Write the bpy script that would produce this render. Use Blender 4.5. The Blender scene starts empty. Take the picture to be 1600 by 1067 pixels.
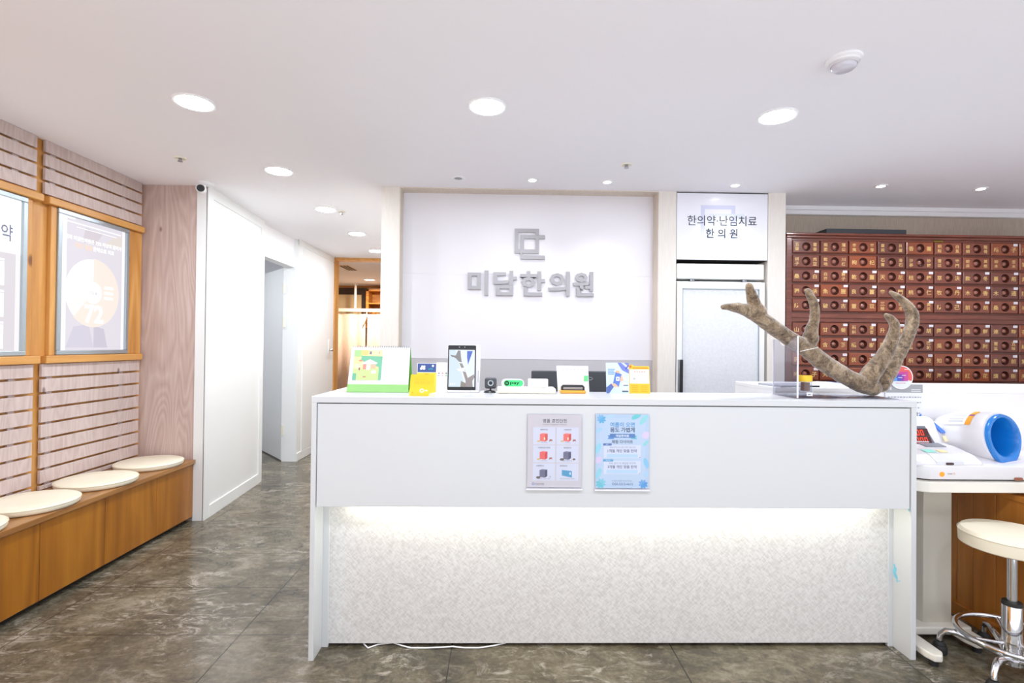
import bpy, bmesh, math, random
from mathutils import Matrix, Vector

SC = bpy.context.scene
COL = SC.collection

# ------------------------------------------------------------------ camera
cam_d = bpy.data.cameras.new('camera')
cam_d.sensor_width = 36.0
cam_d.lens = 18.0
cam_d.clip_start = 0.05
cam = bpy.data.objects.new('camera', cam_d)
COL.objects.link(cam)
_yaw, _pitch, _roll = math.atan(16/800), math.atan(6.5/800), 0.0105
_f = Vector((math.sin(_yaw)*math.cos(_pitch), math.cos(_yaw)*math.cos(_pitch), math.sin(_pitch)))
_r0 = Vector((math.cos(_yaw), -math.sin(_yaw), 0)); _u0 = _r0.cross(_f)
_r = _r0*math.cos(_roll) + _u0*math.sin(_roll); _u = _u0*math.cos(_roll) - _r0*math.sin(_roll)
cam.matrix_world = Matrix(((_r.x, _u.x, -_f.x, 0), (_r.y, _u.y, -_f.y, 0), (_r.z, _u.z, -_f.z, 1.25), (0, 0, 0, 1)))
SC.camera = cam

# ------------------------------------------------------------------ world, exposure
W = bpy.data.worlds.new('world'); SC.world = W; W.use_nodes = True
W.node_tree.nodes['Background'].inputs[0].default_value = (0.93, 0.95, 1.0, 1)
W.node_tree.nodes['Background'].inputs[1].default_value = 1.28
SC.view_settings.view_transform = 'Standard'
SC.view_settings.look = 'None'
SC.view_settings.exposure = 0.40
SC.view_settings.gamma = 1.0
SC.view_settings.use_curve_mapping = False
SC.cycles.use_denoising = True
SC.cycles.max_bounces = 12
SC.cycles.diffuse_bounces = 8
SC.cycles.transparent_max_bounces = 16
SC.cycles.sample_clamp_indirect = 8.0

DOWN_L = 190.0        # radiance of the big downlights
SPOT_W = 9.0        # watts of each small spot
STRIP_L = 27.0        # radiance of the strip under the desk front

CE = 2.355           # ceiling height
PI = math.pi

# ------------------------------------------------------------------ materials
def lin(c):
    out = []
    for v in c[:3]:
        v = v/255.0
        out.append(v/12.92 if v <= 0.04045 else ((v+0.055)/1.055)**2.4)
    return (out[0], out[1], out[2], 1.0)

def setin(b, names, v):
    for n in names:
        if n in b.inputs:
            b.inputs[n].default_value = v
            return

def mat(name, c, rough=0.5, metal=0.0, emit=0.0, spec=None, coat=0.0, trans=0.0, ior=1.45):
    m = bpy.data.materials.new(name); m.use_nodes = True
    b = m.node_tree.nodes['Principled BSDF']
    b.inputs['Base Color'].default_value = lin(c)
    b.inputs['Roughness'].default_value = rough
    b.inputs['Metallic'].default_value = metal
    if spec is not None: setin(b, ['Specular IOR Level'], spec)
    if coat: setin(b, ['Coat Weight'], coat)
    if trans:
        setin(b, ['Transmission Weight'], trans); b.inputs['IOR'].default_value = ior
    if emit:
        b.inputs['Emission Color'].default_value = lin(c)
        b.inputs['Emission Strength'].default_value = emit
    return m

class G:
    """small node-graph helper on a principled material"""
    def __init__(s, name, rough=0.5):
        s.m = bpy.data.materials.new(name); s.m.use_nodes = True
        s.nt = s.m.node_tree; s.b = s.nt.nodes['Principled BSDF']
        s.b.inputs['Roughness'].default_value = rough
    def n(s, t, **kw):
        x = s.nt.nodes.new(t)
        for k, v in kw.items(): setattr(x, k, v)
        return x
    def link(s, a, b): s.nt.links.new(a, b)
    def coord(s, scale=(1, 1, 1), loc=(0, 0, 0), rot=(0, 0, 0), rnd=False):
        tc = s.n('ShaderNodeTexCoord'); mp = s.n('ShaderNodeMapping')
        mp.inputs['Scale'].default_value = scale; mp.inputs['Location'].default_value = loc
        mp.inputs['Rotation'].default_value = rot
        src = tc.outputs['Object']
        if rnd:
            oi = s.n('ShaderNodeObjectInfo'); ad = s.n('ShaderNodeVectorMath', operation='MULTIPLY_ADD')
            s.link(oi.outputs['Random'], ad.inputs[0]); ad.inputs[1].default_value = (7.3, 13.7, 5.1)
            s.link(src, ad.inputs[2]); src = ad.outputs[0]
        s.link(src, mp.inputs['Vector'])
        return mp.outputs['Vector']
    def noise(s, vec, scale, detail=4, rough=0.55, dist=0.0):
        x = s.n('ShaderNodeTexNoise'); s.link(vec, x.inputs['Vector'])
        x.inputs['Scale'].default_value = scale; x.inputs['Detail'].default_value = detail
        x.inputs['Roughness'].default_value = rough; x.inputs['Distortion'].default_value = dist
        return x.outputs['Fac']
    def wave(s, vec, scale, dist, detail=2, axis='X', dscale=1.0):
        x = s.n('ShaderNodeTexWave', bands_direction=axis); s.link(vec, x.inputs['Vector'])
        x.inputs['Scale'].default_value = scale; x.inputs['Distortion'].default_value = dist
        x.inputs['Detail'].default_value = detail; x.inputs['Detail Scale'].default_value = dscale
        return x.outputs['Fac']
    def vor(s, vec, scale, rnd=1.0, out='Distance'):
        x = s.n('ShaderNodeTexVoronoi'); s.link(vec, x.inputs['Vector'])
        x.inputs['Scale'].default_value = scale; x.inputs['Randomness'].default_value = rnd
        return x.outputs[out]
    def ramp(s, fac, stops):
        x = s.n('ShaderNodeValToRGB'); s.link(fac, x.inputs['Fac'])
        e = x.color_ramp.elements
        while len(e) < len(stops): e.new(0.5)
        for i, (p, c) in enumerate(stops):
            e[i].position = p; e[i].color = lin(c) if isinstance(c, tuple) else (c, c, c, 1)
        return x.outputs['Color']
    def mix(s, fac, a, b, mode='MIX'):
        x = s.n('ShaderNodeMix', data_type='RGBA', blend_type=mode)
        if isinstance(fac, (int, float)): x.inputs[0].default_value = fac
        else: s.link(fac, x.inputs[0])
        for i, v in ((6, a), (7, b)):
            if isinstance(v, tuple): x.inputs[i].default_value = lin(v)
            else: s.link(v, x.inputs[i])
        return x.outputs[2]
    def math(s, op, a, b=0.0):
        x = s.n('ShaderNodeMath', operation=op)
        for i, v in ((0, a), (1, b)):
            if isinstance(v, (int, float)): x.inputs[i].default_value = v
            else: s.link(v, x.inputs[i])
        return x.outputs[0]
    def base(s, c): s.link(c, s.b.inputs['Base Color'])
    def bump(s, h, st=0.3, d=0.002):
        x = s.n('ShaderNodeBump'); x.inputs['Strength'].default_value = st; x.inputs['Distance'].default_value = d
        s.link(h, x.inputs['Height']); s.link(x.outputs[0], s.b.inputs['Normal'])

def wood(name, stops, grain, fine=60, rough=0.45, knots=None, knot_c=(70, 45, 25), knot_scale=5.0, knot_size=0.055,
         rings=0.5, rscale=6.0, rnd=False, coat=0.0, ringn=9.0, flat=None):
    """grain = axis index along which the grain runs"""
    g = G(name, rough)
    sc = [1, 1, 1]; sc[grain] = 0.06
    v = g.coord(tuple(sc), rnd=rnd)
    a = g.noise(v, fine, 5, 0.6)
    sc2 = [1, 1, 1]; sc2[grain] = 0.16
    v2 = g.coord(tuple(sc2), rnd=rnd)
    n = g.noise(v2, rscale, 2, 0.5, 0.3)
    r = g.math('PINGPONG', g.math('MULTIPLY', n, ringn), 0.5)
    f = g.math('ADD', g.math('MULTIPLY', a, 1-rings), g.math('MULTIPLY', g.math('MULTIPLY', r, 2.0), rings))
    c = g.ramp(f, stops)
    if knots:
        sc3 = [1, 1, 1]; sc3[grain] = 0.55
        if flat is not None: sc3[flat] = 0.0
        v3 = g.coord(tuple(sc3), rnd=rnd)
        d = g.vor(v3, knot_scale)
        k = g.ramp(d, [(0.0, 1.0), (knot_size*0.75, 0.9), (knot_size*1.5, 0.0)])
        c = g.mix(k, c, knot_c)
    g.base(c)
    if coat: setin(g.b, ['Coat Weight'], coat); setin(g.b, ['Coat Roughness'], 0.15)
    g.bump(f, 0.12, 0.001)
    return g.m

M = {}
M['white'] = mat('white_paint', (244, 244, 246), 0.5)
M['ceiling'] = mat('ceiling_paint', (246, 244, 248), 0.85, spec=0.2)
M['door_white'] = mat('satin_white', (236, 237, 236), 0.3)
M['panel_white'] = mat('sign_panel_white', (231, 229, 235), 0.35)
M['panel_grey'] = mat('ledge_grey', (192, 190, 195), 0.5)
M['desk_white'] = mat('desk_white_laminate', (210, 212, 214), 0.22)
M['gap'] = mat('dark_gap', (40, 38, 36), 0.8)
M['black'] = mat('black_plastic', (28, 29, 32), 0.4)
M['dark_grey'] = mat('dark_grey_plastic', (68, 70, 76), 0.5)
M['grey'] = mat('grey_plastic', (150, 152, 156), 0.5)
M['cream'] = mat('cream_vinyl', (230, 221, 198), 0.42)
M['cream_plastic'] = mat('cream_plastic', (238, 232, 216), 0.4)
M['machine'] = mat('white_machine_plastic', (224, 222, 225), 0.3)
M['table_white'] = mat('table_white', (232, 228, 218), 0.35)
M['column_grey'] = mat('column_enamel', (196, 190, 178), 0.3)
M['chrome'] = mat('chrome', (225, 226, 230), 0.08, 1.0)
M['steel'] = mat('brushed_steel', (170, 174, 180), 0.3, 1.0)
M['alu'] = mat('anodised_aluminium', (172, 182, 188), 0.35, 0.75)
M['silver'] = mat('silver_letter', (166, 164, 168), 0.4, 0.2)
M['blue_ring'] = mat('blue_cuff_plastic', (18, 122, 205), 0.22, coat=0.4)
M['green'] = mat('calendar_green', (148, 204, 122), 0.5)
M['rubber'] = mat('black_rubber', (30, 30, 30), 0.6)
M['orange_plastic'] = mat('orange_plastic', (236, 168, 60), 0.4)
M['gold'] = mat('gold_lettering', (232, 192, 120), 0.4, 0.15)
M['yellow_cap'] = mat('yellow_cap', (232, 190, 40), 0.35)
M['brown_powder'] = mat('brown_contents', (120, 92, 78), 0.8)
M['led_strip'] = mat('led_strip_light', (255, 255, 238), 0.5, emit=STRIP_L)
M['downlight'] = mat('downlight_diffuser', (238, 246, 255), 0.5, emit=DOWN_L)
M['warm_light'] = mat('warm_diffuser', (255, 236, 210), 0.5, emit=12.0)
M['spot_lens'] = mat('spot_lens', (255, 252, 248), 0.5, emit=20.0)
M['red_digit'] = mat('red_digit', (255, 64, 26), 0.5, emit=0.85)
M['orange_led'] = mat('orange_led', (255, 120, 20), 0.5, emit=0.9)
M['violet_led'] = mat('violet_led', (190, 180, 255), 0.5, emit=0.8)

_ink = {}
def ink(r, g, b, emit=0.0, rough=0.6):
    k = (r, g, b, emit)
    if k not in _ink:
        _ink[k] = mat('ink_%02x%02x%02x%s' % (r, g, b, '_lit' if emit else ''), (r, g, b), rough, emit=emit*0.90)
        if emit:
            _ink[k].node_tree.nodes['Principled BSDF'].inputs['Base Color'].default_value = (0.02, 0.02, 0.02, 1)
    return _ink[k]

def clear_plastic(name, tint=(250, 250, 250), fac=0.06):
    m = bpy.data.materials.new(name); m.use_nodes = True; nt = m.node_tree
    for x in list(nt.nodes): nt.nodes.remove(x)
    o = nt.nodes.new('ShaderNodeOutputMaterial'); t = nt.nodes.new('ShaderNodeBsdfTransparent')
    gl = nt.nodes.new('ShaderNodeBsdfGlossy'); mx = nt.nodes.new('ShaderNodeMixShader'); lw = nt.nodes.new('ShaderNodeLayerWeight')
    lw.inputs['Blend'].default_value = 0.18
    ad = nt.nodes.new('ShaderNodeMath'); ad.operation = 'MULTIPLY_ADD'; ad.inputs[1].default_value = 0.5; ad.inputs[2].default_value = fac; ad.use_clamp = True
    t.inputs[0].default_value = lin(tint); gl.inputs['Roughness'].default_value = 0.06
    nt.links.new(lw.outputs['Facing'], ad.inputs[0]); nt.links.new(ad.outputs[0], mx.inputs[0])
    nt.links.new(t.outputs[0], mx.inputs[1]); nt.links.new(gl.outputs[0], mx.inputs[2]); nt.links.new(mx.outputs[0], o.inputs[0])
    return m
M['acrylic'] = clear_plastic('clear_acrylic', (236, 236, 242), 0.05)
M['acrylic_sheet'] = clear_plastic('clear_acrylic_sheet', (254, 254, 255), 0.0)
M['acrylic_edge'] = mat('acrylic_cut_edge', (232, 232, 240), 0.3)

M['pine'] = wood('pine_boards', [(0.15, (176, 114, 50)), (0.5, (204, 146, 76)), (0.85, (220, 168, 100))], 2, fine=30, rough=0.4,
                 knots=True, knot_c=(112, 62, 22), knot_scale=5.0, knot_size=0.075, rings=0.35, rscale=3.0, flat=0)
M['pine_y'] = wood('pine_rail', [(0.15, (180, 118, 54)), (0.5, (204, 146, 76)), (0.85, (218, 166, 98))], 1, fine=30, rough=0.4,
                   rings=0.25, rscale=3.0)
M['wash_y'] = wood('whitewashed_slats', [(0.1, (174, 153, 146)), (0.5, (197, 178, 172)), (0.9, (214, 198, 193))], 2, fine=34, rough=0.6,
                   knots=True, knot_c=(126, 106, 106), knot_scale=7.0, knot_size=0.065, flat=0, rings=0.25, rscale=7.0, ringn=14.0)
M['wash_z'] = wood('whitewashed_board', [(0.05, (172, 146, 137)), (0.5, (196, 172, 163)), (0.95, (216, 198, 190))], 2, fine=60, rough=0.6, ringn=22.0,
                   knots=True, knot_c=(138, 112, 108), knot_scale=5.0, knot_size=0.05, rings=0.3, rscale=4.0, flat=1)
M['bench_front'] = wood('varnished_bench_ply', [(0.1, (126, 72, 8)), (0.5, (160, 98, 16)), (0.9, (186, 124, 34))], 2, fine=22, rough=0.28,
                        rings=0.25, rscale=2.2, rnd=True, coat=0.3)
M['bench_top'] = wood('varnished_bench_top', [(0.1, (124, 80, 36)), (0.5, (156, 106, 54)), (0.9, (180, 132, 78))], 1, fine=26, rough=0.28,
                      rings=0.3, rscale=3.0, coat=0.3)
M['side_wood'] = wood('varnished_plank', [(0.1, (146, 88, 26)), (0.5, (178, 112, 40)), (0.9, (198, 134, 60))], 2, fine=30, rough=0.35,
                      rings=0.2, rscale=3.0, coat=0.2)
M['warm_wood'] = wood('amber_shelf_wood', [(0.1, (150, 90, 20)), (0.5, (190, 124, 40)), (0.9, (210, 150, 60))], 0, fine=30, rough=0.45)

def cabinet_mat(name, var):
    g = G(name, 0.25)
    v = g.coord((0.08, 1, 1), rnd=True)
    a = g.noise(v, 60, 4, 0.6)
    c = g.ramp(a, [(0.2, (92, 46, 34)), (0.55, (122, 64, 48)), (0.9, (144, 82, 62))])
    if var:
        oi = g.n('ShaderNodeObjectInfo')
        t = g.ramp(oi.outputs['Random'], [(0.0, (106, 62, 56)), (0.5, (136, 70, 48)), (1.0, (164, 82, 42))])
        c = g.mix(0.62, c, t)
    g.base(c); setin(g.b, ['Coat Weight'], 0.35); setin(g.b, ['Coat Roughness'], 0.12)
    return g.m
M['cab'] = cabinet_mat('rosewood_carcass', False)
M['cab_drawer'] = cabinet_mat('rosewood_drawer', True)
M['cab_boss'] = mat('turned_wood_boss', (150, 92, 76), 0.2, coat=0.6)
M['cab_pull_shade'] = mat('shade_darkened_wood', (74, 34, 24), 0.16, coat=0.6)  # wood darkened in colour to deepen the shade in the pull's groove

def textile(name, c1, c2, sx, sz, rough=0.85, bump=0.15):
    g = G(name, rough)
    v = g.coord((sx, sx, sz)); a = g.noise(v, 1.0, 3, 0.6)
    g.base(g.ramp(a, [(0.3, c1), (0.7, c2)])); g.bump(a, bump, 0.001)
    return g.m
M['pillar'] = textile('cream_wallpaper', (227, 221, 213), (234, 229, 222), 90, 8)
M['textile'] = textile('taupe_textile_wallpaper', (174, 161, 146), (202, 190, 175), 320, 14)
M['beige'] = textile('beige_soffit', (214, 202, 188), (226, 216, 204), 60, 8)
M['curtain'] = textile('peach_curtain', (228, 202, 182), (238, 216, 198), 60, 10)
M['far_wall'] = mat('far_room_wall', (240, 222, 200), 0.8)
M['frost'] = textile('frosted_film', (220, 223, 228), (230, 232, 236), 60, 60, 0.35, 0.02)

def desk_panel_mat():
    g = G('embossed_wallcovering', 0.55)
    def turned(ang):
        mp = g.n('ShaderNodeMapping'); mp.inputs['Scale'].default_value = (150, 150, 42); g.link(g.coord(rot=(0, ang, 0)), mp.inputs['Vector'])
        return mp.outputs['Vector']
    a = g.noise(turned(0.8), 1.0, 2, 0.5); b = g.noise(turned(-0.8), 1.0, 2, 0.5)
    h = g.math('ADD', g.math('MULTIPLY', a, 0.5), g.math('MULTIPLY', b, 0.5))
    g.base(g.ramp(h, [(0.36, (200, 197, 194)), (0.6, (221, 219, 217))])); g.bump(h, 0.5, 0.003)
    return g.m
M['desk_panel'] = desk_panel_mat()

def floor_mat():
    g = G('marbled_vinyl_tile', 0.22)
    v = g.coord((1, 1, 1), rot=(0, 0, 0.5)); v2 = g.coord((0.55, 1.2, 1), rot=(0, 0, 0.9))
    a = g.noise(v, 3.2, 6, 0.65, 0.6); b = g.noise(v2, 16, 6, 0.7, 1.2); c = g.noise(v, 60, 3, 0.6)
    f = g.math('ADD', g.math('MULTIPLY', a, 0.45), g.math('ADD', g.math('MULTIPLY', b, 0.38), g.math('MULTIPLY', c, 0.17)))
    col = g.ramp(f, [(0.36, (52, 49, 41)), (0.46, (82, 77, 64)), (0.53, (105, 98, 81)), (0.60, (130, 122, 104))])
    v3 = g.coord((0.8, 1.6, 1), rot=(0, 0, 0.7)); e = g.noise(v3, 7, 8, 0.8, 1.4); e2 = g.noise(g.coord((1, 1, 1), loc=(3, 1, 0)), 2.2, 3, 0.6, 0.5)
    em = g.math('MULTIPLY', g.ramp(e, [(0.515, 0.0), (0.61, 1.0)]), g.ramp(e2, [(0.42, 0.15), (0.6, 1.0)]))
    col = g.mix(em, col, (166, 158, 146))
    dk = g.noise(g.coord((1.4, 0.8, 1), loc=(5, 2, 1), rot=(0, 0, 0.6)), 11, 7, 0.75, 1.0)
    col = g.mix(g.ramp(dk, [(0.55, 0.0), (0.68, 0.6)]), col, (46, 44, 40))
    w = g.noise(v, 1.3, 2)
    col = g.mix(g.ramp(w, [(0.4, 0.0), (0.65, 0.22)]), col, (96, 76, 48))
    # tile joints: 0.916 wide, 0.436 deep
    tc = g.n('ShaderNodeTexCoord'); sp = g.n('ShaderNodeSeparateXYZ'); g.link(tc.outputs['Object'], sp.inputs[0])
    def joint(o, pitch, off, w):
        x = g.math('SUBTRACT', g.math('MULTIPLY', g.math('FRACT', g.math('DIVIDE', g.math('SUBTRACT', o, off), pitch)), pitch), 0.0)
        return g.math('LESS_THAN', x, w)
    j = g.math('MAXIMUM', joint(sp.outputs['X'], 0.914, -1.11, 0.005), joint(sp.outputs['Y'], 0.43, 2.222, 0.0045))
    col = g.mix(g.math('MULTIPLY', j, 0.85), col, (30, 27, 24))
    g.base(col); g.bump(f, 0.08, 0.002)
    g.link(g.ramp(b, [(0.3, 0.16), (0.8, 0.3)]), g.b.inputs['Roughness'])
    return g.m
M['floor'] = floor_mat()

def antler_mat():
    g = G('velvet_antler', 0.85)
    v = g.coord((1, 1, 1)); a = g.noise(v, 22, 6, 0.65, 1.0); b = g.noise(g.coord((1, 1, 0.7)), 160, 3, 0.7)
    f = g.math('ADD', g.math('MULTIPLY', a, 0.7), g.math('MULTIPLY', b, 0.3))
    g.base(g.ramp(f, [(0.36, (58, 47, 37)), (0.46, (112, 94, 75)), (0.55, (148, 128, 104)), (0.66, (180, 160, 134))]))
    g.bump(f, 0.5, 0.006)
    setin(g.b, ['Sheen Weight'], 0.5); setin(g.b, ['Specular IOR Level'], 0.2)
    return g.m
M['antler'] = antler_mat()

# ------------------------------------------------------------------ mesh builder
FRONT = Matrix(((1, 0, 0, 0), (0, 0, -1, 0), (0, 1, 0, 0), (0, 0, 0, 1)))      # local x,y,z -> X, Z, -Y (faces the room)
EAST = Matrix(((0, 0, 1, 0), (1, 0, 0, 0), (0, 1, 0, 0), (0, 0, 0, 1)))        # local x,y,z -> Y, Z, X (left wall faces +X)
def T(x, y, z): return Matrix.Translation((x, y, z))
def R(a, ax): return Matrix.Rotation(a, 4, ax)

_fc = None
def glyphs(s, size, bold, ext):
    global _fc
    if _fc is None:
        _fc = bpy.data.curves.new('lettering', 'FONT'); _fc.resolution_u = 2
        _fc.align_x = 'CENTER'; _fc.align_y = 'CENTER'
    _fc.body = s; _fc.size = size; _fc.offset = bold; _fc.extrude = ext
    o = bpy.data.objects.new('lettering', _fc)
    me = bpy.data.meshes.new_from_object(o)
    bpy.data.objects.remove(o)
    return me

class MB:
    def __init__(s, mtx=None):
        s.bm = bmesh.new(); s.mats = []; s.X = mtx or Matrix()
    def mi(s, m):
        if m not in s.mats: s.mats.append(m)
        return s.mats.index(m)
    def vs(s, pts): return [s.bm.verts.new(s.X @ Vector(p)) for p in pts]
    def face(s, v, i):
        try:
            f = s.bm.faces.new(v); f.material_index = i; return f
        except ValueError: return None
    def box(s, a, b, m, bev=0.0, seg=2):
        x0, y0, z0 = (min(a[i], b[i]) for i in range(3)); x1, y1, z1 = (max(a[i], b[i]) for i in range(3))
        i = s.mi(m)
        v = s.vs([(x0, y0, z0), (x1, y0, z0), (x1, y1, z0), (x0, y1, z0), (x0, y0, z1), (x1, y0, z1), (x1, y1, z1), (x0, y1, z1)])
        fs = [s.face([v[k] for k in q], i) for q in ((3, 2, 1, 0), (4, 5, 6, 7), (0, 1, 5, 4), (1, 2, 6, 5), (2, 3, 7, 6), (3, 0, 4, 7))]
        if bev:
            es = {e for f in fs for e in f.edges}
            r = bmesh.ops.bevel(s.bm, geom=list(es), offset=bev, segments=seg, profile=0.5, affect='EDGES')
            for f in r['faces']: f.material_index = i
        return s
    def prism(s, pts, z0, z1, m, bev=0.0):
        """polygon in local x,y extruded along local z"""
        i = s.mi(m); n = len(pts)
        a = s.vs([(p[0], p[1], z0) for p in pts]); b = s.vs([(p[0], p[1], z1) for p in pts])
        fs = [s.face(a[::-1], i), s.face(b, i)]
        for k in range(n): fs.append(s.face([a[k], a[(k+1) % n], b[(k+1) % n], b[k]], i))
        if bev:
            es = {e for f in fs if f for e in f.edges}
            r = bmesh.ops.bevel(s.bm, geom=list(es), offset=bev, segments=2, profile=0.5, affect='EDGES')
            for f in r['faces']: f.material_index = i
        return s
    def rect(s, x0, y0, x1, y1, z, m):
        s.face(s.vs([(x0, y0, z), (x1, y0, z), (x1, y1, z), (x0, y1, z)]), s.mi(m)); return s
    def poly(s, pts, z, m):
        s.face(s.vs([(p[0], p[1], z) for p in pts]), s.mi(m)); return s
    def disc(s, cx, cy, r, z, m, n=40, a0=0.0, a1=2*PI, ri=0.0, ry=None):
        ry = ry or r; full = abs(a1-a0-2*PI) < 1e-6; i = s.mi(m); k = n if full else n+1
        A = [a0+(a1-a0)*q/n for q in range(k)]
        o = s.vs([(cx+r*math.cos(t), cy+ry*math.sin(t), z) for t in A])
        if ri == 0 and full: s.face(o, i); return s
        if ri == 0: s.face(s.vs([(cx, cy, z)])+o, i); return s
        p = s.vs([(cx+ri*math.cos(t), cy+ri*ry/r*math.sin(t), z) for t in A])
        for q in range(k if full else k-1): s.face([o[q], o[(q+1) % k], p[(q+1) % k], p[q]], i)
        return s
    def lathe(s, prof, m, c=(0, 0, 0), n=32, mtx=None):
        """prof = [(r, z)], axis local z"""
        i = s.mi(m) if not isinstance(m, list) else None; rings = []
        Q = T(*c) @ (mtx or Matrix())
        for r, z in prof:
            if r < 1e-6: rings.append([s.bm.verts.new(s.X @ Q @ Vector((0, 0, z)))])
            else: rings.append([s.bm.verts.new(s.X @ Q @ Vector((r*math.cos(2*PI*k/n), r*math.sin(2*PI*k/n), z))) for k in range(n)])
        for j in range(len(rings)-1):
            a, b = rings[j], rings[j+1]; ii = i if i is not None else s.mi(m[j])
            for k in range(n):
                if len(a) == 1 and len(b) == 1: continue
                if len(a) == 1: s.face([a[0], b[(k+1) % n], b[k]], ii)
                elif len(b) == 1: s.face([a[k], a[(k+1) % n], b[0]], ii)
                else: s.face([a[k], a[(k+1) % n], b[(k+1) % n], b[k]], ii)
        return s
    def tube(s, pts, rad, m, n=12, closed=False, cap=True):
        i = s.mi(m); P = [Vector(p) for p in pts]; N = len(P)
        if isinstance(rad, (int, float)): rad = [rad]*N
        rings = []; up = None
        for k in range(N):
            if closed: d = P[(k+1) % N]-P[k-1]
            else: d = P[min(k+1, N-1)]-P[max(k-1, 0)]
            d.normalize()
            if up is None:
                up = Vector((0, 0, 1)) if abs(d.z) < 0.9 else Vector((1, 0, 0))
            x = up - d*up.dot(d); x.normalize(); y = d.cross(x); up = x
            rings.append(s.vs([P[k]+(x*math.cos(2*PI*q/n)+y*math.sin(2*PI*q/n))*rad[k] for q in range(n)]))
        for k in range(N if closed else N-1):
            a, b = rings[k], rings[(k+1) % N]
            for q in range(n): s.face([a[q], a[(q+1) % n], b[(q+1) % n], b[q]], i)
        if cap and not closed: s.face(rings[0][::-1], i); s.face(rings[-1], i)
        return s
    def cyl(s, p0, p1, r0, m, r1=None, n=20): return s.tube([p0, p1], [r0, r1 if r1 is not None else r0], m, n)
    def sphere(s, c, r, m, n=16, k=10, sz=1.0):
        return s.lathe([(r*math.sin(PI*j/k), -r*sz*math.cos(PI*j/k)) for j in range(k+1)], m, c, n)
    def text(s, t, size, x, y, z, m, bold=0.0, ext=0.0, width=None, height=None, sx=1.0):
        """size = letter height as set; width / height fit the text's box exactly"""
        me = glyphs(t, size, bold*size, ext)
        if not me.vertices: bpy.data.meshes.remove(me); return s
        i = s.mi(m); X = [v.co.x for v in me.vertices]; Y = [v.co.y for v in me.vertices]
        cx, cy = (min(X)+max(X))/2, (min(Y)+max(Y))/2
        kx = ky = 1.0
        if width: kx = width/(max(X)-min(X)); ky = kx
        if height:
            ky = height/(max(Y)-min(Y))
            if not width: kx = ky
        kx *= sx
        v = [s.bm.verts.new(s.X @ Vector(((q.co.x-cx)*kx+x, (q.co.y-cy)*ky+y, q.co.z+z))) for q in me.vertices]
        for p in me.polygons: s.face([v[q] for q in p.vertices], i)
        bpy.data.meshes.remove(me); return s
    def build(s, name, parent=None, loc=None, smooth=None):
        """one mesh object; world-space geometry moved to its parent's (or its own) origin"""
        off = Vector((0, 0, 0)); p = parent
        while p is not None: off += p.location; p = p.parent
        if loc is not None: off += Vector(loc)
        for v in s.bm.verts: v.co -= off
        bmesh.ops.recalc_face_normals(s.bm, faces=[f for f in s.bm.faces])
        if smooth:
            th = math.radians(smooth)
            for f in s.bm.faces: f.smooth = True
            for e in s.bm.edges:
                if len(e.link_faces) == 2: e.smooth = e.calc_face_angle(0) < th
        me = bpy.data.meshes.new(name); s.bm.to_mesh(me); s.bm.free()
        for m in s.mats: me.materials.append(m)
        o = bpy.data.objects.new(name, me); COL.objects.link(o)
        if parent: o.parent = parent
        if loc is not None: o.location = loc
        return o

class PM(MB):
    """printed matter: flat faces keep the winding they were given"""
    def build(s, name, parent=None, loc=None, smooth=None):
        off = Vector((0, 0, 0)); p = parent
        while p is not None: off += p.location; p = p.parent
        if loc is not None: off += Vector(loc)
        for v in s.bm.verts: v.co -= off
        me = bpy.data.meshes.new(name); s.bm.to_mesh(me); s.bm.free()
        for m in s.mats: me.materials.append(m)
        o = bpy.data.objects.new(name, me); COL.objects.link(o)
        if parent: o.parent = parent
        if loc is not None: o.location = loc
        return o

def thing(name, label, cat, loc=(0, 0, 0), group=None):
    o = bpy.data.objects.new(name, None); COL.objects.link(o); o.location = loc; o.empty_display_size = 0.1
    o['label'] = label; o['category'] = cat
    if group: o['group'] = group
    return o
def tag(o, label, cat, group=None):
    o['label'] = label; o['category'] = cat
    if group: o['group'] = group
    return o
def struct(o): o['kind'] = 'structure'; return o
def copy_tree(o, parent=None, loc=None):
    c = o.copy(); COL.objects.link(c)
    if parent: c.parent = parent
    if loc is not None: c.location = loc
    for ch in list(o.children): copy_tree(ch, c)
    return c

# ================================================================== the room
struct(MB().box((-4.6, 0.45, -0.06), (4.6, 10.0, 0), M['floor']).build('floor'))
struct(MB().box((-4.6, -1.0, CE), (4.6, 10.0, CE+0.08), M['ceiling']).build('ceiling'))
struct(MB().box((-2.64, -1.0, 0), (-2.54, 3.645, CE), M['pine']).build('wall_left'))
struct(MB().box((-2.60, 3.645, 0), (-2.155, 3.70, CE), M['wash_z']).build('wall_alcove'))
struct(MB().box((4.40, -1.0, 0), (4.50, 4.1, CE), M['white']).build('wall_right'))

# corridor side wall: a thick white slab, a recess with a door, a second slab
b = MB().prism([(-2.155, 3.64), (-2.083, 3.64), (-2.165, 4.68), (-2.26, 4.68)], 0, CE, M['door_white'])
struct(b.build('wall_corridor'))
b = MB()
def slabpt(t, d): return (-2.083-0.082*t+d, 3.64+1.04*t)
def strip(t0, t1, z0, z1, d, m):
    a, c = slabpt(t0, 0), slabpt(t1, 0)
    b.prism([(a[0]-0.004, a[1]), (a[0]+d, a[1]), (c[0]+d, c[1]), (c[0]-0.004, c[1])], z0, z1, m)
strip(0.0, 0.075, 0, CE, 0.008, M['door_white']); strip(0.93, 1.0, 0, CE, 0.008, M['door_white'])
strip(0.075, 0.93, CE-0.075, CE, 0.008, M['door_white']); strip(0.075, 0.93, 0, 0.085, 0.010, M['door_white'])
struct(b.build('trim_1'))
struct(MB().box((-2.32, 4.68, 2.06), (-2.215, 5.50, CE), M['white']).build('wall_header'))
struct(MB().box((-2.32, 5.475, 0), (-2.165, 6.64, CE), M['door_white']).build('wall_passage'))
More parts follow.
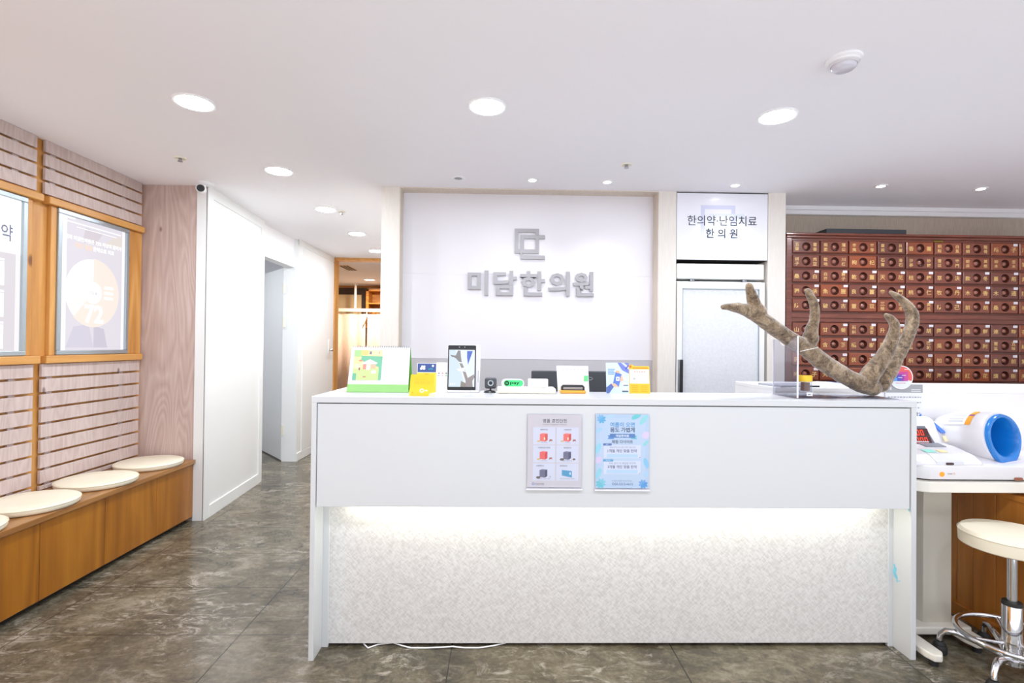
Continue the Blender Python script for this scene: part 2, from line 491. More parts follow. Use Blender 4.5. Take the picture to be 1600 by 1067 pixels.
b = MB().box((-2.17, 5.475, CE-0.06), (-2.157, 6.64, CE), M['door_white'])
b.box((-2.17, 5.475, 0), (-2.155, 6.64, 0.085), M['door_white'], 0.003)
struct(b.build('trim_2'))
# small room behind the door
b = MB().box((-3.9, 6.6, 0), (-2.32, 6.68, CE), M['white']).box((-3.98, 3.70, 0), (-3.9, 6.68, CE), M['white']).box((-3.9, 3.70, 0), (-2.62, 3.78, CE), M['white'])
struct(b.build('wall_side_room'))
# open door leaf, swung back into the side room
d1 = bpy.data.objects.new('door_1', None); COL.objects.link(d1); d1.location = (-2.318, 5.47, 0); struct(d1)
D = T(-2.318, 5.47, 0) @ R(math.radians(131), 'Z')
MB(D).box((0.012, -0.035, 0.012), (0.80, 0.0, 2.05), M['door_white'], 0.003).build('door_leaf', d1)
for hz in (0.28, 1.42, 1.78):
    h = MB().box((-2.322, 5.462, hz), (-2.300, 5.474, hz+0.10), M['cream_plastic'], 0.001)
    h.cyl((-2.312, 5.466, hz-0.004), (-2.312, 5.466, hz+0.104), 0.007, M['cream_plastic']); h.build('hinge', d1)
# sliding door face in the second slab
d2 = bpy.data.objects.new('door_2', None); COL.objects.link(d2); d2.location = (-2.16, 6.05, 0); struct(d2)
MB().box((-2.166, 5.60, 0.09), (-2.158, 6.60, CE-0.07), M['door_white'], 0.002).build('door_leaf', d2)
h = MB().cyl((-2.16, 6.44, 1.17), (-2.11, 6.44, 1.17), 0.011, M['steel']).tube([(-2.11, 6.44, 1.17), (-2.108, 6.40, 1.172), (-2.11, 6.33, 1.168)], [0.011, 0.010, 0.008], M['steel'])
h.box((-2.16, 6.415, 1.13), (-2.152, 6.465, 1.30), M['door_white'], 0.002); h.build('door_handle', d2, smooth=40)

# doorway at the corridor's end, timber lined, and the treatment room beyond
d3 = bpy.data.objects.new('door_3', None); COL.objects.link(d3); d3.location = (-1.7, 6.66, 0); struct(d3)
b = MB().box((-2.182, 6.60, 0), (-2.14, 6.74, CE), M['pine'], 0.002).box((-0.98, 6.60, 0), (-0.94, 6.74, CE), M['pine'], 0.002)
b.box((-2.14, 6.60, 2.322), (-0.98, 6.74, CE), M['pine_y'], 0.002); b.build('door_frame', d3)
struct(MB().box((-4.0, 6.68, 0), (-2.182, 6.74, CE), M['far_wall']).box((-0.94, 6.60, 0), (-0.3, 6.74, CE), M['far_wall']).build('wall_doorway'))
b = MB().box((-4.1, 9.84, 0), (-0.3, 9.92, CE), M['far_wall']).box((-4.18, 6.68, 0), (-4.1, 9.92, CE), M['far_wall']).box((-0.3, 6.6, 0), (-0.22, 9.92, CE), M['far_wall'])
struct(b.build('wall_treatment_room'))
struct(MB().box((-4.1, 9.815, CE-0.03), (-0.3, 9.84, CE), M['warm_wood']).build('trim_3'))

# sign wall: pillars, recessed panel, soffit
struct(MB().box((-0.853, 3.60, 0), (-0.728, 6.6, CE), M['pillar']).build('wall_pillar_left'))
struct(MB().box((1.105, 3.60, 0), (1.230, 4.1, CE), M['pillar']).build('wall_pillar_middle'))
struct(MB().box((1.886, 3.60, 0), (2.012, 4.1, CE), M['pillar']).build('wall_pillar_right'))
b = MB().box((-0.728, 3.715, 1.152), (1.105, 3.80, 1.765), M['panel_white']).box((-0.728, 3.7152, 1.7656), (1.105, 3.80, CE), M['panel_white'])
b.box((-0.728, 3.71, 0), (1.105, 3.80, 1.150), M['panel_grey'])
struct(b.build('wall_back'))
b = MB().box((-0.728, 3.598, CE-0.006), (1.105, 3.715, CE+0.001), M['beige']).box((-0.728, 3.60, 0), (-0.722, 3.715, CE-0.006), M['beige']).box((1.099, 3.60, 0), (1.105, 3.715, CE-0.006), M['beige'])
struct(b.build('trim_4'))
struct(MB().box((1.230, 4.05, 0), (1.886, 4.1, CE), M['gap']).build('wall_fridge_bay'))
struct(MB().box((2.012, 3.96, 0), (4.40, 4.06, CE), M['textile']).build('wall_herb_bay'))
b = MB().box((2.012, 3.915, 2.292), (4.40, 3.96, CE), M['white'], 0.004).box((2.012, 3.90, 2.325), (4.40, 3.93, CE), M['white'])
struct(b.build('trim_5'))

# ------------------------------------------------------------------ slatted cladding on the left wall
def slats(y0, y1, tops, h, battens, label):
    b = MB()
    for z in tops: b.box((-2.531, y0, max(z-h, 0.4325)), (-2.515, y1, z), M['wash_y'], 0.0015, 1)
    for y in battens: b.box((-2.5385, y, max(tops[-1]-h, 0.4325)), (-2.530, y+0.035, tops[0]), M['wash_y'])
    tag(b.build('slat_panel', loc=(-2.53, (y0+y1)/2, tops[-1]-h)), label, 'wall panel', 'slatted panels on the left wall')
UP = [CE-0.001-0.077*k for k in range(4)]
LO = [1.122-0.0835*k for k in range(9)]
slats(2.855, 3.61, UP, 0.065, [2.90, 3.44], 'whitewashed wooden slats above the poster with the round chart')
slats(1.90, 2.805, UP, 0.065, [2.68, 2.20], 'whitewashed wooden slats above the partly cut-off poster')
slats(2.855, 3.61, LO, 0.0705, [2.90, 3.44], 'whitewashed wooden slats under the poster with the round chart')
slats(1.90, 2.805, LO, 0.0705, [2.68, 2.20], 'whitewashed wooden slats under the partly cut-off poster')

# pine rails and stiles round the poster boxes
def pine_rails(y0, y1, ys):
    b = MB().box((-2.54, y0, 2.005), (-2.49, y1, 2.046), M['pine_y'], 0.006)
    b.box((-2.54, y0, 1.125), (-2.495, y1, 1.168), M['pine_y'], 0.004)
    for a, c in ys: b.box((-2.54, a, 1.168), (-2.518, c, 2.005), M['pine'], 0.003)
    return struct(b.build('trim_6'))
pine_rails(2.86, 3.612, [(2.90, 2.938), (3.50, 3.62)])
pine_rails(1.85, 2.825, [(2.745, 2.79)])

# ------------------------------------------------------------------ back-lit poster boxes
def lightbox(y0, y1, label):
    t = thing('lightbox_poster', label, 'poster', (-2.53, (y0+y1)/2, 1.17), 'back-lit posters on the left wall')
    b = MB(); z0, z1 = 1.170, 2.003; w = 0.026
    for q in (((y0, z0), (y1, z0+w)), ((y0, z1-w), (y1, z1)), ((y0, z0+w), (y0+w, z1-w)), ((y1-w, z0+w), (y1, z1-w))):
        b.box((-2.54, q[0][0], q[0][1]), (-2.508, q[1][0], q[1][1]), M['alu'], 0.003)
    b.build('frame', t)
    return t, PM(T(-2.522, y0+w, z0+w) @ EAST), y1-y0-2*w, z1-z0-2*w
LW = ink(255, 255, 255, 1.0)
t, p, w, h = lightbox(2.938, 3.490, 'back-lit poster with a pale round chart reading 72')
p.rect(0, 0, w, h, 0, ink(232, 226, 236, 0.80))
p.rect(0, 0, w*0.09, h, 0.0004, ink(250, 249, 255, 0.84)); p.rect(w*0.95, 0, w, h, 0.0004, ink(250, 249, 255, 0.84))
p.poly([(0.09*w, 0.02*h), (0.5*w, 0.02*h), (0.42*w, 0.2*h), (0.2*w, 0.18*h)], 0.0004, ink(224, 218, 234, 0.76))
p.poly([(0.5*w, 0.02*h), (0.72*w, 0.02*h), (0.66*w, 0.17*h), (0.5*w, 0.19*h)], 0.0005, ink(218, 212, 228, 0.74))
p.poly([(0.3*w, 0.83*h), (0.5*w, 0.83*h), (0.62*w, 0.93*h), (0.36*w, 0.95*h)], 0.0004, ink(226, 216, 224, 0.76))
p.poly([(0.62*w, 0.84*h), (0.95*w, 0.86*h), (0.95*w, 0.95*h), (0.8*w, 0.93*h)], 0.0004, ink(238, 228, 222, 0.78))
p.rect(0.03*w, 0.985*h, 0.2*w, 0.997*h, 0.0006, LW); p.rect(0.08*w, 0.958*h, 0.92*w, 0.966*h, 0.0006, LW)
p.rect(0.22*w, 0.932*h, 0.85*w, 0.936*h, 0.0006, LW)
p.text('저희 미담한의원은 72% 이상의 환자가', 0.05, w*0.5, h*0.848, 0.0008, LW, 0.03, width=w*0.88)
p.text('개인 맞춤', 0.05, w*0.33, h*0.797, 0.0008, ink(255, 222, 196, 0.84), 0.03, width=w*0.26)
p.text('한약으로 치료', 0.05, w*0.64, h*0.797, 0.0008, LW, 0.03, width=w*0.34)
cx, cy, r = w*0.48, h*0.45, w*0.41
p.disc(cx, cy, r, 0.0010, ink(255, 249, 243, 0.86), 64, ri=r*0.33)
p.disc(cx, cy, r*1.03, 0.0014, ink(255, 241, 230, 0.80), 40, PI/2-2*PI*0.62, PI/2, ri=r*0.33)
p.disc(cx, cy, r*0.98, 0.0014, LW, 24, PI/2, PI/2+2*PI*0.10, ri=r*0.33)
p.disc(cx, cy, r*0.33, 0.0012, LW, 40)
p.text('난임율', 0.04, cx, cy, 0.0018, ink(214, 210, 220, 0.8), 0.02, width=w*0.13)
p.text('72', 0.12, cx+0.01, cy-r*0.64, 0.0020, LW, 0.03, height=0.115)
for k in range(3):
    p.rect(cx+r*0.42, cy+r*(0.16-0.16*k), cx+r*0.78, cy+r*(0.24-0.16*k), 0.0020, LW)
    p.rect(cx-r*0.80, cy+r*(0.10-0.16*k), cx-r*0.50, cy+r*(0.16-0.16*k), 0.0020, LW)
p.build('poster', t)
t, p, w, h = lightbox(1.95, 2.752, 'back-lit poster with three stacked white cards, cut off by the left edge')
p.rect(0, 0, w, h, 0, ink(228, 221, 228, 0.80))
p.rect(0, h*0.64, w, h, 0.0004, LW); p.rect(w*0.965, 0, w, h*0.64, 0.0004, ink(248, 244, 246, 0.84))
p.text('한의원 맞춤 한약', 0.1, w*0.60, h*0.772, 0.0008, ink(112, 118, 140), 0.01, width=w*0.68, height=0.085)
for k in range(3):
    z1 = h*(0.60-0.205*k); p.rect(w*0.12, z1-h*0.175, w*0.885, z1-h*0.018, 0.0006, LW)
    p.rect(w*0.72, z1-h*0.012, w*0.885, z1, 0.0006, LW)
    for q in range(3): p.rect(w*0.2, z1-h*(0.05+0.035*q), w*(0.80-0.07*q), z1-h*(0.046+0.035*q), 0.0010, ink(228, 226, 236, 0.78))
p.build('poster', t)

# ------------------------------------------------------------------ bench and cushions
t = thing('storage_bench', 'long low varnished wooden bench with door fronts along the left wall', 'bench', (-2.34, 2.6, 0))
MB().box((-2.5385, 1.0, 0.402), (-2.135, 3.638, 0.430), M['bench_top'], 0.003).build('bench_top', t)
MB().box((-2.535, 1.0, 0.055), (-2.172, 3.637, 0.402), M['bench_front']).build('carcass', t)
MB().box((-2.53, 1.0, 0), (-2.19, 3.62, 0.055), M['gap']).build('plinth', t)
ye = [1.235, 1.645, 2.047, 2.449, 2.843, 3.261, 3.640]
for k in range(6):
    MB().box((-2.172, ye[k]+0.0015, 0.032), (-2.152, ye[k+1]-0.0015, 0.400), M['bench_front'], 0.001, 1).build('door', t)
def cushion():
    r = 0.193
    t = thing('seat_cushion', '', 'cushion', (0, 0, 0), 'round cream cushions on the bench')
    pr = [(0, 0), (r*0.93, 0), (r*0.985, 0.006), (r, 0.014), (r, 0.024), (r*0.985, 0.031), (r*0.95, 0.0345), (r*0.5, 0.036), (0, 0.036)]
    MB().lathe(pr, M['cream'], n=64).build('cushion_cover', t, smooth=50)
    b = MB(); b.tube([(r*1.002*math.cos(2*PI*k/64), r*1.002*math.sin(2*PI*k/64), 0.028) for k in range(64)], 0.0022, M['cream'], 6, closed=True); b.build('piping', t, smooth=60)
    return t
c0 = cushion()
for k, (x, y, lb) in enumerate([(-2.318, 3.435, 'round cream seat cushion at the far end of the bench, by the whitewashed board'),
                                (-2.318, 3.00, 'round cream seat cushion second from the far end of the bench'),
                                (-2.318, 2.582, 'round cream seat cushion third from the far end of the bench'),
                                (-2.318, 2.188, 'round cream seat cushion nearest the camera, cut off by the left edge')]):
    c = c0 if k == 0 else copy_tree(c0)
    c.location = (x, y, 0.430); c['label'] = lb

# ------------------------------------------------------------------ ceiling fittings
def downlight(r=0.075, m='downlight'):
    t = thing('downlight', '', 'ceiling light', (0, 0, 0), 'large round downlights')
    MB().lathe([(r*0.98, -0.001), (r*1.02, -0.006), (r*1.14, -0.007), (r*1.2, 0.0)], M['white'], n=40).build('trim_ring', t, smooth=50)
    MB().lathe([(0, -0.004), (r*0.98, -0.004), (r*0.99, 0.0)], M[m], n=40).build('diffuser', t)
    return t
dl = downlight()
DL = [(-1.427, 2.377, 'large round downlight at the left of the front row, nearest the slatted wall'),
      (-0.079, 2.360, 'large round downlight in the middle of the front row, ahead of the silver logo'),
      (1.299, 2.400, 'large round downlight at the right of the front row, near the smoke detector'),
      (-1.440, 3.302, 'large round downlight at the mouth of the corridor, beside the security camera'),
      (-1.460, 4.231, 'large round corridor downlight with a sprinkler head right beside it'),
      (-1.460, 5.145, 'large round corridor downlight third from the corridor mouth'),
      (-1.500, 6.085, 'large round corridor downlight furthest back, half behind the cream pillar'),
      (2.70, 2.46, 'large round downlight just past the right edge of the photo'),
      (-1.427, 0.55, 'large round downlight behind the camera, on the bench side'),
      (-0.079, 0.55, 'large round downlight right above the camera'),
      (1.299, 0.55, 'large round downlight behind the camera, on the stool side')]
for k, (x, y, lb) in enumerate(DL):
    c = dl if k == 0 else copy_tree(dl)
    c.location = (x, y, CE); c['label'] = lb
c = copy_tree(dl); c.location = (-3.1, 5.0, CE); c['label'] = 'unseen downlight added in the side room to light the open white door'  # out-of-view lamp, added to brighten the open door leaf
t = thing('downlight', 'round warm downlight on the ceiling of the curtained room beyond', 'ceiling light', (-2.28, 8.82, CE))
MB().lathe([(0.083, -0.001), (0.087, -0.006), (0.10, -0.007), (0.104, 0.0)], M['white'], (-2.28, 8.82, CE), 32).build('trim_ring', t, smooth=50)
MB().lathe([(0, -0.004), (0.083, -0.004), (0.084, 0.0)], M['warm_light'], (-2.28, 8.82, CE), 32).build('diffuser', t)
wl = bpy.data.lights.new('warm_lamp', 'AREA'); wl.shape = 'DISK'; wl.size = 0.18; wl.energy = 30; wl.color = (1.0, 0.86, 0.72)
wo = bpy.data.objects.new('warm_lamp', wl); COL.objects.link(wo); wo.parent = t; wo.location = (0, 0, -0.02)

def spot():
    t = thing('spotlight', '', 'spotlight', (0, 0, 0), 'small ceiling spotlights')
    MB().lathe([(0.024, 0.0), (0.026, -0.005), (0.038, -0.006), (0.042, 0.0)], M['white'], n=28).build('trim_ring', t, smooth=50)
    MB().lathe([(0, -0.003), (0.024, -0.003), (0.025, 0.0)], M['spot_lens'], n=28).build('lens', t)
    l = bpy.data.lights.new('spot_lamp', 'SPOT'); l.energy = SPOT_W; l.spot_size = math.radians(100); l.spot_blend = 0.9; l.shadow_soft_size = 0.025
    l.color = (0.96, 0.97, 1.0)
    o = bpy.data.objects.new('spot_lamp', l); COL.objects.link(o); o.parent = t; o.location = (0, 0, -0.012)
    return t
s0 = spot()
for k, (x, y, lb) in enumerate([(0.193, 3.397, 'small spotlight lit above the logo side of the white sign panel'),
                                (0.696, 3.411, 'small spotlight lit above the right part of the white sign panel'),
                                (1.572, 3.434, 'small spotlight lit above the sign over the white refrigerator'),
                                (2.549, 3.40, 'small spotlight lit over the black box on the drawer cabinet'),
                                (3.256, 3.42, 'small spotlight lit over the right part of the drawer cabinet')]):
    c = s0 if k == 0 else copy_tree(s0)
    c.location = (x, y, CE); c['label'] = lb
t = thing('spotlight', 'small unlit spotlight in the ceiling left of the lit ones', 'spotlight', (-0.299, 3.383, CE))
MB().lathe([(0.026, 0.0), (0.028, -0.005), (0.042, -0.006), (0.047, 0.0)], M['white'], (-0.299, 3.383, CE), 28).build('trim_ring', t, smooth=50)
MB().lathe([(0, -0.002), (0.026, -0.003), (0.027, 0.0)], M['grey'], (-0.299, 3.383, CE), 28).build('lens', t)

def sprinkler():
    t = thing('sprinkler', '', 'sprinkler', (0, 0, 0), 'ceiling sprinkler heads')
    MB().lathe([(0.012, -0.001), (0.018, -0.007), (0.040, -0.006), (0.044, 0.0)], M['cream_plastic'], n=28).build('escutcheon', t, smooth=50)
    b = MB().cyl((0, 0, 0), (0, 0, -0.016), 0.011, M['steel']).lathe([(0, -0.030), (0.017, -0.028), (0.017, -0.025), (0, -0.024)], M['steel'], n=20)
    for s in (-1, 1): b.tube([(0.009*s, 0, -0.012), (0.012*s, 0, -0.02), (0.004*s, 0, -0.027)], 0.0022, M['steel'], 6)
    b.build('head', t, smooth=40)
    return t
k0 = sprinkler()
for k, (x, y, lb) in enumerate([(-1.94, 3.102, 'ceiling sprinkler head near the whitewashed board'),
                                (-1.351, 4.304, 'ceiling sprinkler head beside the second corridor downlight'),
                                (0.745, 3.081, 'ceiling sprinkler head in front of the sign panel spotlights')]):
    c = k0 if k == 0 else copy_tree(k0)
    c.location = (x, y, CE); c['label'] = lb; c.scale = (0.8, 0.8, 0.8)
t = thing('smoke_detector', 'white round smoke detector on the ceiling at upper right', 'smoke detector', (1.292, 1.917, CE))
MB().lathe([(0.062, 0), (0.062, -0.008), (0.054, -0.012), (0.052, -0.018)], M['white'], (1.292, 1.917, CE), 40).build('base', t, smooth=30)
MB().lathe([(0.052, -0.014), (0.050, -0.022), (0.044, -0.026)], M['machine'], (1.292, 1.917, CE), 40).build('collar', t, smooth=30)
MB().lathe([(0.043, -0.024), (0.042, -0.034), (0.035, -0.041), (0, -0.044)], mat('detector_lens', (214, 212, 222), 0.15), (1.292, 1.917, CE), 40).build('lens', t, smooth=50)
t = thing('security_camera', 'small white bullet security camera where the corridor wall meets the ceiling', 'camera', (-2.085, 3.60, CE))
MB().lathe([(0.05, 0), (0.05, -0.01), (0.042, -0.016), (0, -0.018)], M['white'], (-2.06, 3.58, CE), 32).build('mount', t, smooth=40)
b = MB().cyl((-2.07, 3.58, CE-0.01), (-2.075, 3.575, CE-0.05), 0.012, M['white'])
CM = T(-2.083, 3.58, CE-0.052) @ R(math.radians(-62), 'X') @ R(math.radians(0), 'Z')
ax = Vector((0.42, -0.88, -0.12)).normalized()
q = Vector((0, 0, 1)).rotation_difference(ax).to_matrix().to_4x4()
b.lathe([(0, -0.05), (0.026, -0.05), (0.030, -0.044), (0.030, 0.045), (0.026, 0.05), (0.024, 0.044)], M['white'], (-2.075, 3.55, CE-0.052), 28, q).build('housing', t, smooth=40)
MB().lathe([(0.025, 0.044), (0.012, 0.044), (0.010, 0.048), (0, 0.049)], M['black'], (-2.075, 3.55, CE-0.052), 28, q).build('lens', t, smooth=40)

# ------------------------------------------------------------------ sign on the recessed panel
t = thing('wall_sign', 'silver raised emblem and clinic name on the white recessed wall panel', 'sign', (0.2, 3.71, 1.6))
P0 = T(0, 3.714, 0) @ FRONT
b = MB(P0); S = M['silver']; x0, z1 = 0.087, 2.098; u = 0.0172
def bar(xa, za, xb, zb): b.box((xa, za, 0), (xb, zb, 0.014), S)
def L(x, z): return x0+x*0.218, z1-z*0.222
def bb(xa, za, xb, zb):
    (p, q_), (r_, s_) = L(xa, za), L(xb, zb); bar(p, s_, r_, q_)
w = 0.115
bb(0, 0, 0.80, w); bb(0, w, w, 0.80); bb(w, 0.80-w*1.1, 0.80, 0.80); bb(0.80-w, w, 0.80, 0.20)
bb(0.19, 0.205, 1.0, 0.205+w); bb(0.19, 0.205+w, 0.19+w, 0.80-w*1.1); bb(0.80-w, 0.205+w, 0.80, 0.80-w*1.1)
bb(0.19, 0.80, 0.19+w*0.6, 0.87); bb(0.19, 0.87, 1.0, 0.99)
b.build('emblem', t)
names = '미담한의원'; xs = [-0.176, 0.020, 0.218, 0.411, 0.588]; ws = [0.150, 0.170, 0.180, 0.155, 0.150]
for k, ch in enumerate(names):
    zc = 1.702 - 0.0*k
    MB(P0).text(ch, 0.2, xs[k], zc, 0.009, S, 0.028, 0.009, width=ws[k], height=0.178).build('letter', t)

# light-box sign above the refrigerator
t = thing('sign_box', 'white sign box with dark lettering above the refrigerator', 'sign', (1.558, 3.6, 1.872))
MB().box((1.231, 3.602, 1.872), (1.885, 3.80, 2.349), M['gap']).build('housing', t)
p = PM(T(1.558, 3.600, 2.11) @ FRONT)
p.rect(-0.325, -0.236, 0.325, 0.236, 0.0, ink(240, 241, 250, 0, 0.2))
lv = ink(214, 218, 242, 0, 0.2); lv2 = ink(228, 234, 244, 0, 0.2)
def ring(xa, ya, xb, yb, w, m, z, parts='TBLR'):
    if 'T' in parts: p.rect(xa, yb-w, xb, yb, z, m)
    if 'B' in parts: p.rect(xa, ya, xb, ya+w, z, m)
    if 'L' in parts: p.rect(xa, ya+w, xa+w, yb-w, z, m)
    if 'R' in parts: p.rect(xb-w, ya+w, xb, yb-w, z, m)
ring(-0.155, -0.09, 0.092, 0.152, 0.028, lv, 0.0004)
ring(-0.092, -0.152, 0.155, 0.092, 0.026, lv2, 0.0008, 'TBL')
tx = ink(48, 58, 72)
p.text('한의약·난임치료', 0.08, -0.002, 0.042, 0.0014, tx, 0.004, width=0.497, height=0.072)
p.text('한 의 원', 0.08, -0.005, -0.048, 0.0014, tx, 0.018, width=0.228, height=0.068)
p.build('sign_face', t)

# ------------------------------------------------------------------ refrigerator
t = thing('refrigerator', 'tall white refrigerator with a frosted door between cream pillars', 'refrigerator', (1.55, 3.82, 0))
MB().box((1.240, 3.63, 0.0), (1.858, 4.04, 1.725), M['door_white'], 0.004).box((1.236, 3.60, 1.738), (1.860, 4.04, 1.846), M['door_white'], 0.006).build('body', t)
d = MB()
for a, c in (((1.236, 0.10), (1.276, 1.716)), ((1.822, 0.10), (1.862, 1.716)), ((1.276, 1.668), (1.822, 1.716)), ((1.276, 0.10), (1.822, 0.16))):
    d.box((a[0], 3.592, a[1]), (c[0], 3.626, c[1]), M['alu'] if False else M['door_white'], 0.003)
dr = d.build('door', t)
b = MB()
for a, c in (((1.274, 1.664), (1.824, 1.670)), ((1.274, 0.158), (1.278, 1.668)), ((1.820, 0.158), (1.824, 1.668))): b.box((a[0], 3.5905, a[1]), (c[0], 3.600, c[1]), M['alu'])
b.build('door_bead', dr)
MB().box((1.276, 3.600, 0.16), (1.822, 3.62, 1.668), M['frost']).build('frosted_pane', dr)
MB().box((1.262, 3.565, 0.55), (1.274, 3.592, 1.165), M['black'], 0.004).box((1.244, 3.585, 0.55), (1.262, 3.594, 1.165), M['steel'], 0.002).build('handle', dr)
b = MB()
for x in (1.345, 1.72): b.box((x-0.014, 3.60, 1.719), (x+0.014, 3.62, 1.737), M['steel'], 0.001).cyl((x+0.004, 3.598, 1.728), (x+0.004, 3.606, 1.728), 0.004, M['gap'])
b.build('hinge_fitting', t)

# ------------------------------------------------------------------ herb drawer cabinet
CX0, PITCH, DW = 2.111, 0.2112, 0.2005
t = thing('herb_cabinet', 'dark reddish wooden apothecary cabinet of small lettered drawers', 'cabinet', (3.05, 3.8, 0))
XR = CX0+PITCH*9+0.035
b = MB().box((2.075, 3.705, 0), (XR, 3.955, 2.062), M['cab'])
b.box((2.06, 3.672, 0.0), (2.104, 3.72, 2.068), M['cab'], 0.006).box((XR-0.03, 3.672, 0), (XR+0.01, 3.72, 2.068), M['cab'], 0.006)
b.build('carcass', t)
b = MB().box((2.045, 3.650, 2.073), (XR+0.02, 3.955, 2.090), M['cab'], 0.005).box((2.055, 3.664, 2.055), (XR+0.015, 3.70, 2.074), M['cab'], 0.006).box((2.104, 3.688, 2.040), (XR-0.03, 3.71, 2.056), M['cab'])
b.build('cornice', t)
b = MB().box((2.104, 3.686, 1.446), (XR-0.03, 3.71, 1.508), M['cab'], 0.003).box((2.112, 3.680, 1.474), (XR-0.04, 3.69, 1.480), M['cab'], 0.002)
b.build('rail', t)
MB().box((3.16, 3.682, 2.042), (3.225, 3.690, 2.052), mat('brass', (150, 130, 50), 0.4, 0.6), 0.001).build('brass_plate', t)
TXT = ['五靈|藿香 龍膽|蒲公 辛夷|麥芽 蔓荊|良薑 香|薷 枳殼|白芨 螵蛸|龍骨 梔|子 川|芎',
       '訶子|肉豆 乾地|川楝 枸|杞 石膏|滑石 沙蔘|砂糖 薏苡|麥門 蛇床|葛根 柳木|苦木 當|歸',
       '桑|白 白芥|蘇子 乾|薑 天|花 桔|梗 草|決 款|冬 蔓|荊 黃|芩',
       '獨|活 魚|腥 良|薑 麥|門 桃|仁 牧|丹 木|香 木|通 陳|皮',
       '防|風 破|古 薏|苡 三稜|白朮 刺五|黃芪 防|己 前|胡 桑|寄 半|夏',
       '山|藥 甘|菊 石斛|蘆薈 升|麻 柴|胡 阿|膠 連|翹 連|麴 杏|仁',
       '茯|苓 含|蔘 橘|樹 厚|朴 枸橘|巴戟 吳|茱 香|附 覆盆|五味 細|辛',
       '茵|陳 茯|苓 茯|神 澤|瀉 枳|殼 知|母 枳|實 車|前 紫|蘇',
       '附|子 大|黃 苦|蔘 牛|膝 香|附 海|桐 紅|花 續|斷 羌|活',
       '杜|仲 赤|芍 白|芍 丁|香 大|棗 玄|蔘 黃|柏 貝|母 甘|草']
ROWZ = [2.040-0.1066*k for k in range(5)] + [1.440-0.1084*k for k in range(5)]
def rect_loop(hw, hh, n=8):
    out = []
    c = [(-hw, -hh), (hw, -hh), (hw, hh), (-hw, hh)]
    for k in range(4):
        a, d_ = c[k], c[(k+1) % 4]
        for q in range(n): out.append((a[0]+(d_[0]-a[0])*q/n, a[1]+(d_[1]-a[1])*q/n))
    return out
PR = 0.0315
pull_mesh = None; tag_mesh = None
rng = random.Random(4)
for r_i, row in enumerate(TXT):
    zt = ROWZ[r_i]; dh = 0.0905 if r_i < 5 else 0.0925
    for c_i, cell in enumerate(row.split()):
        cx, cz = CX0+PITCH*c_i+DW/2, zt-dh/2
        F = T(cx, 3.682, cz) @ FRONT
        b = MB(F); i = b.mi(M['cab_drawer'])
        A = rect_loop(DW/2-0.005, dh/2-0.005); B_ = rect_loop(DW/2, dh/2)
        circ = [(PR*math.cos(math.atan2(y/(dh/2), x/(DW/2))), PR*math.sin(math.atan2(y/(dh/2), x/(DW/2)))) for x, y in A]
        v0 = b.vs([(x, y, 0) for x, y in circ]); v1 = b.vs([(x, y, 0) for x, y in A])
        v2 = b.vs([(x, y, -0.005) for x, y in B_]); v3 = b.vs([(x, y, -0.022) for x, y in B_])
        for a_, c_ in ((v0, v1), (v1, v2), (v2, v3)):
            for k in range(32): b.face([a_[k], a_[(k+1) % 32], c_[(k+1) % 32], c_[k]], i)
        L_, R_ = cell.split('|')
        for s_, x in ((L_, -0.068), (R_, 0.064)):
            if len(s_) == 1: b.text(s_, 0.04, x, -0.004, 0.0006, M['gold'], 0.012, height=0.034, sx=1.08)
            else:
                b.text(s_[0], 0.03, x, 0.015, 0.0006, M['gold'], 0.010, height=0.026, sx=1.1)
                b.text(s_[1], 0.03, x, -0.018, 0.0006, M['gold'], 0.010, height=0.026, sx=1.1)
        d = b.build('drawer', t, loc=None)
        # keep the drawer's own origin at its centre so that grain and tone vary
        off = Vector((cx, 3.682, cz))-t.location
        for v in d.data.vertices: v.co -= off
        d.location = off
        if pull_mesh is None:
            q = MB(FRONT).lathe([(PR, 0.0), (PR*0.97, -0.004), (PR*0.88, -0.014), (PR*0.72, -0.019), (PR*0.55, -0.017), (PR*0.46, -0.008), (PR*0.38, -0.004), (0, -0.003)], [M['cab_pull_shade']]*4+[M['cab_boss']]*3, n=32)
            o = q.build('pull', smooth=60); pull_mesh = o.data; o.parent = d
            q = PM(FRONT).rect(-0.016, -0.0085, 0.016, 0.0085, 0.0012, ink(236, 232, 238))
            q.rect(-0.011, -0.002, 0.010, 0.001, 0.0015, ink(190, 186, 196)); o = q.build('paper_tag'); tag_mesh = o.data
            bpy.data.objects.remove(o)
        else:
            o = bpy.data.objects.new('pull', pull_mesh); COL.objects.link(o); o.parent = d
        if r_i >= 2 or (r_i == 0 and c_i == 7):
            o = bpy.data.objects.new('paper_tag', tag_mesh); COL.objects.link(o); o.parent = d
            o.location = (0.081+rng.uniform(-0.006, 0.002), 0, dh/2-0.011+rng.uniform(-0.003, 0.001))
# black flat box on top of the cabinet
tag(MB().box((2.372, 3.70, 2.091), (2.968, 3.93, 2.133), mat('charcoal_box', (52, 56, 62), 0.5), 0.003).build('flat_box', loc=(2.67, 3.81, 2.09)),
    'long flat charcoal box lying on top of the drawer cabinet', 'box')

